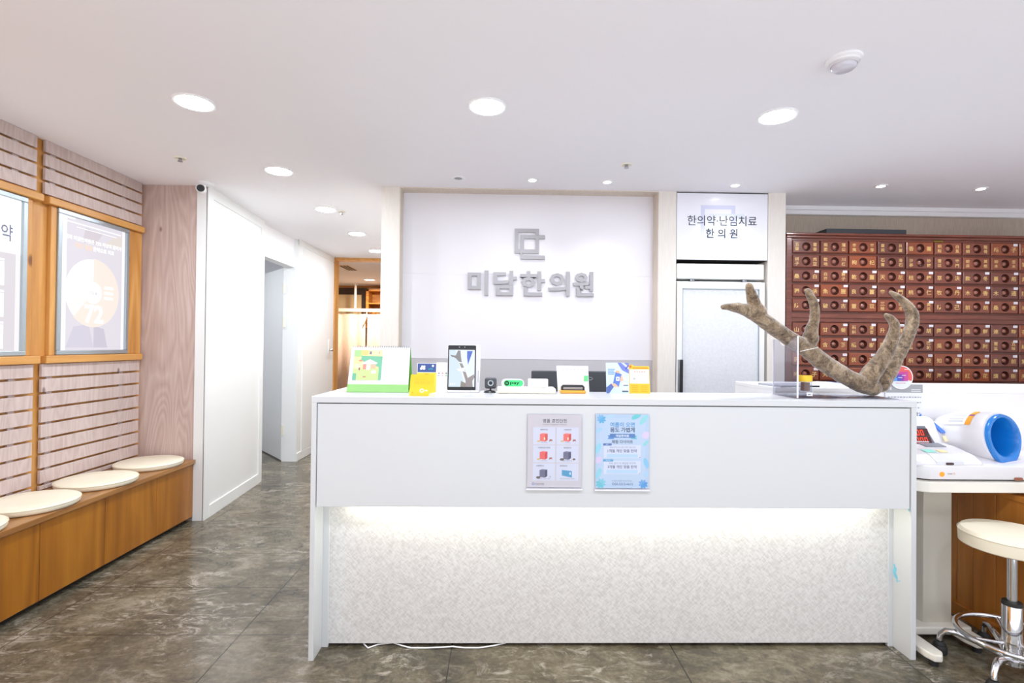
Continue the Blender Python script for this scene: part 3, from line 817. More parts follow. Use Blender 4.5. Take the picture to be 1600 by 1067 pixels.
# ------------------------------------------------------------------ treatment room furniture (seen through the doorway)
t = thing('privacy_curtain', 'peach curtain hanging from a rail in the room beyond the doorway', 'curtain', (-2.4, 9.45, 0))
b = MB(); i = b.mi(M['curtain'])
def drape(xa, xb):
    n = 90; top = []; bot = []
    for k in range(n+1):
        x = xa+(xb-xa)*k/n; s = x*23
        top.append((x, 9.45+0.025*math.sin(s)+0.008*math.sin(s*2.3), 1.80)); bot.append((x+0.01*math.sin(s*0.6), 9.45+0.05*math.sin(s+0.3)+0.015*math.sin(s*1.7), 0.12))
    T_, B2 = b.vs(top), b.vs(bot)
    for k in range(n): b.face([T_[k], T_[k+1], B2[k+1], B2[k]], i)
drape(-3.9, -2.50); drape(-2.47, -0.6)
o = b.build('curtain_cloth', t, smooth=80); md = o.modifiers.new('thick', 'SOLIDIFY'); md.thickness = 0.003
MB().box((-4.08, 9.42, 1.840), (-0.32, 9.48, 1.90), mat('rail_white', (246, 232, 214), 0.5), 0.004).build('curtain_rail', t)
b = MB().cyl((-2.695, 9.45, 1.89), (-2.695, 9.45, CE), 0.022, M['white']).lathe([(0.05, 0), (0.045, -0.012), (0.02, -0.014)], M['white'], (-2.695, 9.45, CE), 20)
b.build('hanger_rod', t, smooth=40)
b = MB()
for k in range(34):
    x = -4.0+0.105*k
    b.tube([(x, 9.45+0.012*math.cos(a), 1.818+0.02*math.sin(a)) for a in [2*PI*j/10 for j in range(10)]], 0.0025, M['steel'], 5, closed=True)
b.build('curtain_ring', t)
tie = MB().tube([(-2.47, 9.40, 1.83), (-2.475, 9.385, 1.76), (-2.50, 9.38, 1.68), (-2.53, 9.385, 1.60)], [0.012, 0.016, 0.016, 0.010], M['cream'], 8).build('tie_band', t, smooth=60)
t = thing('notice_board', 'dark framed board high on the wall of the room beyond', 'board', (-3.1, 9.82, 1.6))
b = MB(); dk = mat('dark_board_frame', (58, 42, 34), 0.4)
b.box((-4.0, 9.80, 2.19), (-2.55, 9.838, 2.315), dk, 0.004).box((-2.68, 9.80, 1.55), (-2.55, 9.838, 2.19), dk, 0.004); b.build('frame', t)
MB().box((-4.0, 9.815, 1.55), (-2.68, 9.838, 2.19), mat('board_beige', (214, 192, 150), 0.15)).build('panel', t)
t = thing('wall_shelf', 'amber wooden open wall shelf above the curtain in the room beyond', 'shelf', (-2.0, 9.75, 1.55))
b = MB()
for a, c in (((-2.53, 9.55, 1.55), (-2.48, 9.838, 2.27)), ((-1.2, 9.55, 1.55), (-1.16, 9.838, 2.27)), ((-2.53, 9.55, 2.235), (-1.16, 9.838, 2.275)), ((-2.48, 9.56, 1.995), (-1.2, 9.838, 2.02)), ((-2.48, 9.56, 1.55), (-1.2, 9.838, 1.58)), ((-2.48, 9.82, 1.58), (-1.2, 9.838, 2.235))):
    b.box(a, c, M['warm_wood'], 0.002)
b.build('shelf_unit', t)
t = thing('ceiling_vent', 'narrow slotted air vent in the ceiling beyond the doorway', 'vent', (-2.24, 7.45, CE))
v = MB().box((-2.31, 7.22, CE-0.008), (-2.17, 7.70, CE), mat('vent_frame', (222, 190, 150), 0.5), 0.002).build('frame', t)
b = MB()
for k in range(3): b.box((-2.295+0.045*k, 7.24, CE-0.010), (-2.268+0.045*k, 7.68, CE-0.007), M['gap'])
b.build('slot', t)

# ------------------------------------------------------------------ reception desk
WD = M['desk_white']
t = thing('reception_desk', 'long white reception desk with a lit recess under its front', 'reception desk', (0.46, 2.18, 0))
b = MB().prism([(-0.749, 2.040), (1.683, 2.040), (1.683, 2.345), (-0.40, 2.345), (-0.40, 2.75), (-0.749, 2.75)], 1.0165, 1.042, WD, 0.0015)
b.build('countertop', t)
MB().box((-0.749, 2.041, 0), (-0.729, 2.75, 1.0165), WD, 0.001).build('end_panel', t)
b = MB().box((1.661, 2.041, 0), (1.683, 2.345, 1.0165), WD, 0.001)
b.build('end_panel', t)
MB().box((-0.7265, 2.046, 0.605), (1.6585, 2.064, 1.0125), WD, 0.001).build('front_panel', t)
MB().box((-0.729, 2.064, 0.62), (1.661, 2.072, 1.0165), M['gap']).build('shadow_backing', t)  # dark sheet whose colour stands for the shadow line round the front panel
MB().box((-0.712, 2.138, 0.014), (1.645, 2.155, 1.0), M['desk_panel']).build('lower_panel', t)
MB().box((-0.729, 2.134, 0.0), (-0.703, 2.150, 0.62), WD, 0.001).build('edge_strip', t)
MB().box((1.640, 2.134, 0.0), (1.661, 2.150, 0.62), WD, 0.001).build('edge_strip', t)
MB().box((-0.729, 2.165, 0), (1.661, 2.18, 0.04), M['gap']).build('plinth', t)
b = MB().box((-0.60, 2.080, 0.628), (1.55, 2.092, 0.640), M['led_strip']); b.build('light_strip', t)
MB().box((-0.729, 2.072, 0.640), (1.661, 2.138, 0.652), WD).build('recess_top', t)
MB().box((-0.729, 2.18, 0.70), (1.21, 2.70, 0.728), WD, 0.002).build('worktop', t)
# blue ink stains on the right end panel
b = PM(T(1.6605, 0, 0) @ Matrix(((0, 0, -1, 0), (1, 0, 0, 0), (0, 1, 0, 0), (0, 0, 0, 1))))
st = ink(128, 206, 226); rs = random.Random(2)
for cx, cz, r in ((2.122, 0.332, 0.010), (2.128, 0.318, 0.012), (2.118, 0.30, 0.010), (2.112, 0.285, 0.006), (2.098, 0.292, 0.004), (2.126, 0.345, 0.006), (2.052, 0.600, 0.006), (2.050, 0.612, 0.004)):
    b.poly([(cx+r*(0.6+0.6*rs.random())*math.cos(a), cz+r*(0.6+0.6*rs.random())*math.sin(a)) for a in [2*PI*j/11 for j in range(11)]], 0.0004, st)
o = b.build('ink_stain', t); o['label'] = 'pale blue ink stains'
tag(MB().tube([(-0.56, 2.150, 0.005), (-0.535, 2.120, 0.005), (-0.50, 2.145, 0.005), (-0.44, 2.158, 0.005), (-0.40, 2.135, 0.006), (-0.36, 2.122, 0.004), (-0.30, 2.121, 0.004), (-0.24, 2.122, 0.006), (-0.19, 2.128, 0.006), (-0.14, 2.122, 0.004), (-0.08, 2.122, 0.004), (-0.02, 2.135, 0.005), (0.03, 2.156, 0.005)], 0.0028, M['white'], 8).build('cable', loc=(-0.3, 2.12, 0), smooth=60),
    'white cord trailing along the floor under the desk recess', 'cord')

# printed leaflets in clear holders on the desk front
def holder(x0, x1, z0, z1, label):
    t = thing('leaflet_holder', label, 'poster', ((x0+x1)/2, 2.04, z0), 'clear leaflet holders on the desk front')
    b = MB().box((x0-0.004, 2.032, z0-0.004), (x1+0.004, 2.034, z1+0.002), M['acrylic_sheet']).box((x0-0.004, 2.043, z0-0.004), (x1+0.004, 2.045, z1+0.002), M['acrylic_sheet'])
    b.box((x0-0.004, 2.032, z0-0.010), (x1+0.004, 2.045, z0-0.004), M['acrylic_edge'])
    b.build('clear_pocket', t)
    return t, PM(T(x0, 2.040, z0) @ FRONT), x1-x0, z1-z0
t, p, w, h = holder(0.107, 0.323, 0.688, 0.977, 'grey leaflet with red and blue boxes in a clear holder on the desk front')
p.rect(0, 0, w, h, 0, ink(206, 202, 206))
tg = ink(104, 102, 108); tl = ink(140, 138, 150)
p.text('명품 공진단전', 0.03, w*0.5, h*0.912, 0.0006, tg, 0.012, width=w*0.44)
p.text('Premium Gongjindan Collection', 0.01, w*0.5, h*0.862, 0.0006, tl, 0.0, width=w*0.44)
caps = [('원방공진단', '사향 100mg', 0), ('사향공진단', '사향 80mg', 0), ('사향공진단 라이트', '사향 20mg', 1), ('침향공진단', '침향 녹용 인삼', 2), ('녹용공진단', '침향 당귀 녹용 인삼', 2), ('총명공진단', '녹용 원지 석창포 백복신', 3)]
for k, (a, c, kind) in enumerate(caps):
    cx = w*(0.305 if k % 2 == 0 else 0.74); cz = h*(0.70-0.248*(k//2))
    p.rect(cx-w*0.205, cz-h*0.112, cx+w*0.205, cz+h*0.125, 0.0003, ink(212, 216, 230))
    p.text(a, 0.012, cx-(w*0.07 if k > 3 else 0), cz+h*0.092, 0.0006, tg, 0.01, height=0.0062)
    p.text(c, 0.01, cx, cz-h*0.085, 0.0006, tl, 0.0, height=0.0056)
    c1, c2 = [((214, 92, 90), (236, 120, 112)), ((214, 82, 84), (232, 108, 104)), ((88, 88, 112), (116, 116, 140)), ((52, 128, 172), (86, 158, 196))][kind]
    bx = cx-0.002
    if kind < 3:
        p.poly([(bx-0.015, cz-0.018), (bx+0.006, cz-0.021), (bx+0.006, cz+0.008), (bx-0.015, cz+0.009)], 0.0006, ink(*c2))
        p.poly([(bx+0.006, cz-0.021), (bx+0.016, cz-0.015), (bx+0.016, cz+0.011), (bx+0.006, cz+0.008)], 0.0006, ink(*c1))
        p.poly([(bx-0.015, cz+0.009), (bx+0.006, cz+0.008), (bx+0.016, cz+0.011), (bx-0.004, cz+0.013)], 0.0006, ink(*[min(255, q+14) for q in c2]))
        if kind == 0: p.rect(bx+0.001, cz-0.014, bx+0.006, cz-0.004, 0.0008, ink(250, 226, 190))
    else:
        p.poly([(bx-0.020, cz-0.012), (bx+0.020, cz-0.020), (bx+0.020, cz+0.006), (bx-0.020, cz+0.010)], 0.0006, ink(*c2))
        p.disc(bx+0.013, cz-0.004, 0.003, 0.0008, ink(220, 232, 244), 12, ry=0.006)
    if kind < 2: p.disc(bx-0.020, cz-0.019, 0.007, 0.0008, ink(220, 186, 120), 14, ry=0.003)
    if kind == 2: p.disc(bx-0.020, cz-0.020, 0.009, 0.0008, ink(108, 98, 96), 10, ry=0.005)
    if k in (0, 1, 2): p.poly([(bx+0.022, cz-0.021), (bx+0.024, cz-0.012), (bx+0.034, cz-0.012), (bx+0.035, cz-0.021), (bx+0.031, cz-0.017)], 0.0008, ink(176, 108, 88))
    if k == 3: p.disc(bx+0.028, cz-0.019, 0.006, 0.0008, ink(132, 112, 100), 10, ry=0.004)
    if k == 4: p.poly([(bx+0.024, cz-0.010), (bx+0.028, cz-0.022), (bx+0.033, cz-0.009), (bx+0.029, cz-0.018)], 0.0008, ink(128, 118, 108))
for q in (0.002, 0.006): pass
p.rect(w*0.09, h*0.028, w*0.128, h*0.062, 0.0005, ink(110, 140, 196)); p.rect(w*0.10, h*0.037, w*0.118, h*0.053, 0.0007, ink(224, 220, 224))
p.text('미담한의원', 0.012, w*0.225, h*0.044, 0.0006, tl, 0.01, width=w*0.17)
p.rect(w*0.50, h*0.038, w*0.90, h*0.042, 0.0006, ink(196, 192, 200))
p.build('printed_sheet', t)
t, p, w, h = holder(0.379, 0.593, 0.686, 0.980, 'pale blue leaf-patterned leaflet in a clear holder on the desk front')
p.rect(0, 0, w, h, 0, ink(184, 206, 228))
p.rect(w*0.07, h*0.05, w*0.93, h*0.95, 0.0002, ink(190, 210, 230))
def leaf(cx, cz, r, ang, c, monstera=False, z=0.0005, thin=0.42):
    pts = []
    for j in range(24):
        a = 2*PI*j/24; rr = r*(1.0 if not monstera else (0.92 if j % 3 else 0.62))
        x, y = rr*math.cos(a), rr*math.sin(a)*(thin if not monstera else 0.92)
        pts.append((cx+x*math.cos(ang)-y*math.sin(ang), cz+x*math.sin(ang)+y*math.cos(ang)))
    pts = [(min(max(x, 0), w), min(max(y, 0), h)) for x, y in pts]
    p.poly(pts, z, ink(*c))
    if monstera:
        for j in range(-3, 4):
            a = ang+j*0.42; p.poly([(cx+0.1*r*math.cos(a), cz+0.1*r*math.sin(a)), (cx+0.85*r*math.cos(a-0.05), cz+0.85*r*math.sin(a-0.05)), (cx+0.85*r*math.cos(a+0.05), cz+0.85*r*math.sin(a+0.05))], z+0.0002, ink(196, 222, 242))
leaf(0.022, h*0.935, 0.021, 2.4, (104, 176, 218), True); leaf(0.022, h*0.06, 0.024, 0.8, (112, 196, 210), True); leaf(w-0.022, h*0.055, 0.021, 2.3, (84, 156, 216), True)
leaf(w*0.76, h*0.975, 0.022, 0.5, (110, 204, 208)); leaf(w*0.90, h*0.93, 0.024, 0.9, (152, 216, 220)); leaf(w*0.28, h*0.975, 0.018, 0.2, (180, 212, 236))
leaf(w*0.05, h*0.78, 0.018, 0.5, (168, 208, 236)); leaf(w*0.05, h*0.54, 0.022, 1.2, (150, 212, 228)); leaf(w*0.06, h*0.20, 0.022, 1.2, (150, 212, 226))
leaf(w*0.95, h*0.34, 0.022, 1.9, (140, 200, 232)); leaf(w*0.94, h*0.61, 0.015, 0.7, (150, 214, 216)); leaf(w*0.94, h*0.72, 0.016, 0.4, (220, 206, 232), thin=0.9); leaf(w*0.06, h*0.38, 0.015, 0.4, (216, 204, 232), thin=0.9)
leaf(w*0.95, h*0.19, 0.012, 0.4, (176, 212, 240), thin=0.8)
p.text('여름이 오면', 0.03, w*0.5, h*0.860, 0.0006, ink(92, 156, 206), 0.02, width=w*0.46)
p.text('몸도 가볍게', 0.03, w*0.5, h*0.790, 0.0006, ink(86, 98, 128), 0.025, width=w*0.46)
p.poly([(w*0.22, h*0.665), (w*0.34, h*0.665), (w*0.34, h*0.715), (w*0.22, h*0.715), (w*0.245, h*0.69)], 0.0005, ink(96, 148, 206)); p.poly([(w*0.78, h*0.665), (w*0.66, h*0.665), (w*0.66, h*0.715), (w*0.78, h*0.715), (w*0.755, h*0.69)], 0.0005, ink(116, 190, 206))
p.rect(w*0.265, h*0.682, w*0.735, h*0.736, 0.0008, ink(92, 134, 188)); p.text('미담한의원', 0.02, w*0.5, h*0.709, 0.0012, ink(240, 246, 252), 0.02, height=0.011)
p.text('체험 다이어트', 0.02, w*0.5, h*0.628, 0.0006, ink(92, 98, 122), 0.02, width=w*0.40)
for q, (tt, cc, sub, big) in enumerate([('한약 1', (92, 124, 178), '1개월(한약)으로 불편 체형 맞춤 처방', '1개월 개인 맞춤 한약'), ('체질개선', (92, 168, 206), '요요 없이 내 체질을 바꾸며', '3개월 개인 맞춤 한약')]):
    zc = h*(0.50-0.215*q)
    p.rect(w*0.15, zc-h*0.098, w*0.85, zc+h*0.088, 0.0004, ink(200, 214, 232)); p.rect(w*0.155, zc-h*0.094, w*0.845, zc+h*0.084, 0.0006, ink(214, 221, 236))
    p.rect(w*0.14, zc+h*0.075, w*(0.30 if q == 0 else 0.33), zc+h*0.105, 0.0008, ink(*cc)); p.text(tt, 0.01, w*(0.22 if q == 0 else 0.235), zc+h*0.09, 0.0011, ink(235, 240, 250), 0.0, height=0.005)
    p.text(sub, 0.01, w*0.5, zc+h*0.052, 0.0009, ink(140, 150, 176), 0.0, width=w*0.5)
    p.text(big, 0.02, w*0.5, zc+h*0.004, 0.0009, ink(108, 116, 146), 0.02, width=w*0.55)
    p.rect(w*0.21, zc-h*0.085, w*0.79, zc-h*0.038, 0.0009, ink(186, 214, 238))
    p.poly([(w*0.81, zc-h*0.095), (w*0.845, zc-h*0.08), (w*0.83, zc-h*0.078)], 0.001, ink(96, 110, 140))
p.text('자세한 사항은 문의 주세요', 0.01, w*0.5, h*0.098, 0.0006, ink(130, 146, 176), 0.0, width=w*0.38)
p.text('02-2212-6615', 0.02, w*0.535, h*0.055, 0.0006, ink(110, 132, 170), 0.02, width=w*0.34)
p.disc(w*0.335, h*0.055, 0.005, 0.0006, ink(110, 132, 170), 12, ri=0.003)
p.build('printed_sheet', t)

# ------------------------------------------------------------------ things on the counter (top at z = 1.042)
ZC = 1.042
def upright(x, y, z, tilt):     # local x right, y up the sheet, z towards the viewer
    return T(x, y, z) @ R(-tilt, 'X') @ FRONT

# desk calendar
t = thing('desk_calendar', 'spiral-bound desk calendar with a green stand and a bright picture', 'calendar', (-0.535, 2.28, ZC))
F = upright(-0.535, 2.226, ZC+0.001, math.radians(17))
MB(F).prism([(-0.133, 0), (0.133, 0), (0.131, 0.034), (-0.131, 0.034)], -0.002, 0.002, M['green']).build('base_band', t)
p = MB(F).prism([(-0.131, 0.034), (0.131, 0.034), (0.129, 0.203), (-0.129, 0.203)], -0.0015, 0.0015, ink(226, 227, 229))
Z = 0.0019
def pale(c, k=0.28): return tuple(int(q+(238-q)*k) for q in c)
def pr_(x0, y0, x1, y1, c, dz=0.0): p.rect(x0, y0, x1, y1, Z+dz, ink(*pale(c)))
ox, oy = -0.114, 0.052                                     # picture area about .125 x .135
pr_(ox, oy, ox+0.124, oy+0.136, (240, 214, 130)); pr_(ox, oy+0.105, ox+0.036, oy+0.136, (140, 206, 110), .0003); pr_(ox+0.03, oy+0.112, ox+0.06, oy+0.136, (248, 190, 90), .0004); pr_(ox+0.062, oy+0.112, ox+0.124, oy+0.136, (250, 224, 150), .0003)
p.poly([(ox+0.03, oy+0.09), (ox+0.034, oy+0.11), (ox+0.124, oy+0.108), (ox+0.124, oy), (ox+0.112, oy), (ox+0.11, oy+0.06), (ox+0.06, oy+0.075)], Z+.0005, ink(*pale((70, 168, 122))))
pr_(ox, oy, ox+0.112, oy+0.052, (176, 218, 110), .0006); p.poly([(ox+0.034, oy+0.076), (ox+0.07, oy+0.094), (ox+0.105, oy+0.078), (ox+0.10, oy+0.072), (ox+0.04, oy+0.070)], Z+.0008, ink(248, 232, 236))
pr_(ox+0.006, oy+0.052, ox+0.03, oy+0.072, (244, 206, 168), .0008); pr_(ox+0.042, oy+0.048, ox+0.056, oy+0.072, (226, 110, 100), .0010); pr_(ox+0.058, oy+0.046, ox+0.074, oy+0.068, (250, 246, 240), .0010); pr_(ox+0.076, oy+0.052, ox+0.098, oy+0.070, (240, 160, 120), .0010)
pr_(ox+0.024, oy+0.044, ox+0.031, oy+0.056, (120, 60, 70), .0010); pr_(ox, oy, ox+0.016, oy+0.03, (60, 160, 118), .0010); pr_(ox+0.045, oy+0.012, ox+0.058, oy+0.018, (170, 100, 70), .0010); pr_(ox+0.080, oy+0.03, ox+0.10, oy+0.044, (252, 250, 246), .0010)
pr_(ox+0.066, oy+0.117, ox+0.076, oy+0.130, (96, 84, 110), .0006); pr_(ox+0.106, oy+0.118, ox+0.111, oy+0.130, (240, 140, 120), .0006); p.disc(ox+0.03, oy+0.088, 0.008, Z+.0010, ink(244, 140, 130), 12, ry=0.004)
p.text('7', 0.02, 0.042, 0.158, Z, ink(196, 196, 204), 0.0, height=0.012)
for a in range(7):
    for c in range(5): p.rect(0.034+0.0105*a, 0.082+0.011*c, 0.0375+0.0105*a, 0.0845+0.011*c, Z, ink(226, 190, 190) if a == 0 else ink(206, 206, 212))
p.build('calendar_page', t)
b = MB(F)
for k in range(26): b.tube([(-0.122+0.0098*k, 0.2035+0.005*math.sin(a), 0.005*math.cos(a)-0.001) for a in [2*PI*j/8 for j in range(8)]], 0.0011, mat('wire', (170, 176, 186), 0.3, 0.8) if k == 0 else M['steel'], 5, closed=True)
b.build('spiral_binding', t)
MB(upright(-0.535, 2.352, ZC+0.001, math.radians(-17))).prism([(-0.131, 0), (0.131, 0), (0.129, 0.203), (-0.129, 0.203)], -0.0015, 0.0015, mat('calendar_green_back', (110, 186, 82), 0.5)).build('back_board', t)
MB().box((-0.666, 2.228, ZC), (-0.404, 2.350, ZC+0.0015), M['green']).build('floor_flap', t)

# leaflets left of the tablet
t = thing('leaflet', 'yellow leaflet with a dark blue header standing behind the yellow card', 'leaflet', (-0.329, 2.285, ZC))
F = upright(-0.329, 2.25, ZC, math.radians(8)); p = MB(F).box((-0.042, 0.0, -0.001), (0.042, 0.128, 0.001), ink(250, 214, 70))
p.rect(-0.042, 0.086, 0.042, 0.128, 0.0014, ink(240, 242, 246)); p.rect(-0.040, 0.088, 0.041, 0.126, 0.0016, ink(58, 84, 150))
for x, z, r in ((-0.024, 0.104, 0.006), (-0.012, 0.104, 0.006), (-0.02, 0.113, 0.005), (-0.011, 0.113, 0.005), (0.027, 0.116, 0.005)): p.disc(x, z, r, 0.0018, ink(236, 240, 246), 12)
p.poly([(0.004, 0.098), (0.03, 0.098), (0.024, 0.108), (0.01, 0.106)], 0.0018, ink(58, 132, 160)); p.rect(-0.01, 0.078, 0.01, 0.0805, 0.0016, ink(206, 160, 40))
p.build('printed_sheet', t); b = MB(F).box((-0.03, 0.0, -0.05), (0.03, 0.003, -0.001), ink(240, 236, 220)); b.build('foot', t)
t = thing('price_sheet', 'white printed sheet with small coloured marks standing left of the tablet', 'leaflet', (-0.262, 2.30, ZC))
F = upright(-0.263, 2.268, ZC, math.radians(8)); p = MB(F).box((-0.026, 0, -0.001), (0.030, 0.131, 0.001), ink(244, 243, 246))
for k, c in enumerate([(120, 130, 200), (230, 130, 140), (110, 150, 130)]):
    x = -0.014+0.016*k; p.rect(x-0.003, 0.080, x+0.003, 0.086, 0.0014, ink(*c)); p.rect(x-0.005, 0.070, x+0.004, 0.075, 0.0014, ink(*[min(255, q+60) for q in c]))
for k in range(2): p.rect(-0.016, 0.108+0.006*k, 0.018, 0.110+0.006*k, 0.0014, ink(206, 206, 214))
for k in range(3): p.rect(-0.022, 0.020+0.014*k, 0.026, 0.021+0.014*k, 0.0014, ink(222, 222, 228))
p.build('printed_sheet', t); MB(F).box((-0.02, 0, -0.05), (0.025, 0.003, -0.001), ink(240, 240, 244)).build('foot', t)
t = thing('leaflet', 'small plain bright yellow card at the front left of the counter', 'leaflet', (-0.322, 2.09, ZC))
F = upright(-0.322, 2.083, ZC, math.radians(10)); p = MB(F).prism([(-0.051, 0), (0.026, 0), (0.032, 0.012), (0.046, 0.014), (0.048, 0.088), (-0.045, 0.088), (-0.047, 0.084)], -0.0008, 0.0008, ink(240, 202, 40))
p.text('한방 다이어트', 0.012, -0.008, 0.068, 0.0012, ink(236, 178, 60), 0.0, width=0.042); p.text('체험 프로그램', 0.012, 0.0, 0.054, 0.0012, ink(236, 178, 60), 0.0, width=0.06)
p.disc(0.0, 0.022, 0.009, 0.0012, ink(255, 246, 206), 16, ri=0.004); p.rect(0.012, 0.02, 0.024, 0.025, 0.0012, ink(255, 246, 206)); p.disc(-0.038, 0.014, 0.0025, 0.0012, ink(240, 150, 40), 10)
p.build('printed_card', t); MB(F).box((-0.02, 0, -0.03), (0.02, 0.002, -0.0008), ink(246, 206, 40)).build('foot', t)

# tablet in its white stand
t = thing('tablet_kiosk', 'black-bezelled tablet in a white stand, screen showing grey antlers', 'tablet', (-0.165, 2.30, ZC))
F = upright(-0.176, 2.262, ZC+0.010, math.radians(6))
MB(F).box((-0.064, -0.004, -0.05), (0.082, 0.203, -0.009), M['machine'], 0.008).build('stand_body', t, smooth=40)
MB().box((-0.236, 2.235, ZC), (-0.098, 2.36, ZC+0.010), M['machine'], 0.004).build('stand_foot', t)
MB(F).box((-0.062, 0, -0.009), (0.062, 0.199, 0), M['black'], 0.004).build('bezel', t)
p = PM(F); X0, X1, Y0, Y1 = -0.057, 0.057, 0.014, 0.178; w, h = X1-X0, Y1-Y0
def sp(pts, c, z): p.poly([(X0+a*w, Y0+q*h) for a, q in pts], z, ink(*c, 0.95))
sp([(0, 0), (1, 0), (1, 1), (0, 1)], (206, 222, 234), 0.0006); sp([(0.25, 1), (1, 1), (1, 0), (0.66, 0), (0.45, 0.45)], (226, 234, 240), 0.0009)
sp([(0.04, 0.86), (0.12, 0.80), (0.26, 0.84), (0.34, 0.98), (0.44, 0.98), (0.46, 0.82), (0.50, 0.66), (0.38, 0.68), (0.28, 0.76)], (136, 134, 138), 0.0012)
sp([(0.40, 0.64), (0.52, 0.63), (0.64, 0.44), (0.52, 0.46)], (146, 144, 146), 0.0012); sp([(0.30, 0.48), (0.60, 0.52), (0.62, 0.44), (0.40, 0.42)], (248, 250, 252), 0.0015)
sp([(0.54, 0.42), (0.66, 0.40), (0.74, 0.24), (0.98, 0.34), (1, 0.26), (0.92, 0.16), (0.94, 0), (0.66, 0), (0.66, 0.16)], (150, 140, 142), 0.0015)
sp([(0.46, 0.0), (0.68, 0.0), (0.66, 0.10), (0.48, 0.16)], (140, 134, 128), 0.0015); sp([(0.70, 0.97), (0.92, 0.97), (0.80, 0.72), (0.74, 0.60), (0.70, 0.80)], (82, 110, 200), 0.0015)
for k in range(3): sp([(0.06+0.07*k, 0.05), (0.09+0.07*k, 0.05), (0.09+0.07*k, 0.10), (0.06+0.07*k, 0.10)], (246, 250, 252), 0.0018)
p.build('screen', t)
b = MB(F)
for x in (-0.012, 0.012): b.lathe([(0, 0.0008), (0.0022, 0.0006), (0.0026, 0)], M['grey'], (x, 0.190, 0), 12)
b.build('front_camera', t); MB(F).box((0.0722, 0.035, -0.0095), (0.0735, 0.088, -0.0085), M['dark_grey']).build('card_slot', t)

# webcam
t = thing('webcam', 'small black square webcam on the counter right of the tablet', 'webcam', (-0.047, 2.26, ZC))
F = upright(-0.047, 2.252, ZC, 0)
MB().lathe([(0, 0), (0.026, 0), (0.027, 0.003), (0.022, 0.008), (0.006, 0.011), (0, 0.011)], M['black'], (-0.050, 2.262, ZC), 28).build('base', t, smooth=40)
MB().cyl((-0.048, 2.262, ZC+0.008), (-0.047, 2.262, ZC+0.024), 0.004, M['black']).build('neck', t)
MB(F).box((-0.026, 0.018, -0.028), (0.026, 0.066, 0), M['dark_grey'], 0.009, 3).build('housing', t, smooth=40)
MB(F).lathe([(0.013, 0), (0.0125, 0.003), (0.008, 0.002)], M['alu'], (0, 0.043, 0), 24).lathe([(0.008, 0.002), (0.004, 0.0015), (0, 0.002)], M['black'], (0, 0.043, 0), 24).build('lens', t, smooth=40)

# pay terminal
t = thing('payment_terminal', 'cream tray with a green pay sign and a small white box', 'payment terminal', (0.11, 2.26, ZC))
MB().box((-0.018, 2.222, ZC), (0.238, 2.33, ZC+0.024), M['cream_plastic'], 0.006).build('tray', t, smooth=40)
F = upright(0.050, 2.236, ZC+0.024, math.radians(6))
def pill(cx, cy, hw, hh, n=12): return [(cx+hw-hh+hh*math.cos(a), cy+hh*math.sin(a)) for a in [-PI/2+PI*k/n for k in range(n+1)]]+[(cx-hw+hh+hh*math.cos(a), cy+hh*math.sin(a)) for a in [PI/2+PI*k/n for k in range(n+1)]]
s = MB(F).prism(pill(0, 0.020, 0.050, 0.020), -0.006, 0, M['machine']).prism(pill(0.003, 0.020, 0.0425, 0.0135), 0.0, 0.0012, ink(70, 232, 130))
s.lathe([(0.0105, 0.0012), (0.0105, 0.0018), (0, 0.0018)], ink(16, 46, 34), (-0.026, 0.020, 0), 24).text('N', 0.012, -0.026, 0.020, 0.0022, ink(60, 220, 120), 0.04, height=0.0085)
s.text('pay', 0.02, 0.009, 0.0185, 0.0016, ink(18, 60, 44), 0.02, width=0.042, height=0.0145); s.build('pay_sign', t)
s = MB().box((0.118, 2.250, ZC+0.024), (0.206, 2.285, ZC+0.062), M['machine'], 0.003); s.build('small_box', t)
# monitor behind the desk
t = thing('monitor', 'back of a dark grey monitor behind the counter', 'monitor', (0.355, 2.62, 0.728))
MB().box((0.153, 2.60, 0.80), (0.553, 2.628, 1.124), M['dark_grey'], 0.006).build('back_shell', t)
MB().box((0.33, 2.629, 0.742), (0.38, 2.645, 0.95), M['black'], 0.004).build('stand_neck', t)
MB().box((0.25, 2.53, 0.7285), (0.46, 2.68, 0.742), M['black'], 0.004).build('stand_foot', t)
MB().box((0.163, 2.628, 0.815), (0.543, 2.630, 1.115), M['black']).build('screen', t)
# little calendar sheet clipped in a stand
t = thing('card_stand', 'small orange and black stand in front of the white calendar sheet', 'stand', (0.317, 2.27, ZC))
MB().box((0.262, 2.248, ZC), (0.374, 2.30, ZC+0.013), M['orange_plastic'], 0.004).build('base', t)
MB().prism([(0.266, ZC+0.013), (0.370, ZC+0.013), (0.370, ZC+0.028), (0.362, ZC+0.036), (0.274, ZC+0.036), (0.266, ZC+0.028)], -2.285, -2.268, M['black']).bm.free()
F = T(0, 2.268, 0) @ FRONT
MB(F).prism([(0.266, ZC+0.013), (0.370, ZC+0.013), (0.370, ZC+0.028), (0.362, ZC+0.036), (0.274, ZC+0.036), (0.266, ZC+0.028)], -0.014, 0.0, M['black']).build('back_rest', t)
MB(F).box((0.275, ZC+0.017, 0), (0.361, ZC+0.027, 0.0015), M['grey']).build('name_strip', t)
t = thing('calendar_sheet', 'white calendar sheet with a green binder clip, propped behind the orange stand', 'calendar', (0.323, 2.30, ZC))
F = upright(0.323, 2.304, ZC, math.radians(7))
p = MB(F).prism([(-0.068, 0), (0.074, 0), (0.070, 0.120), (-0.074, 0.120)], -0.001, 0.001, ink(244, 244, 246))
for k in range(7):
    x = -0.046+0.0175*k; p.rect(x-0.002, 0.100, x+0.003, 0.106, 0.0014, ink(232, 190, 190) if k > 5 else ink(200, 200, 208))
    p.rect(x+0.0085, 0.034, x+0.0090, 0.096, 0.0014, ink(226, 226, 232))
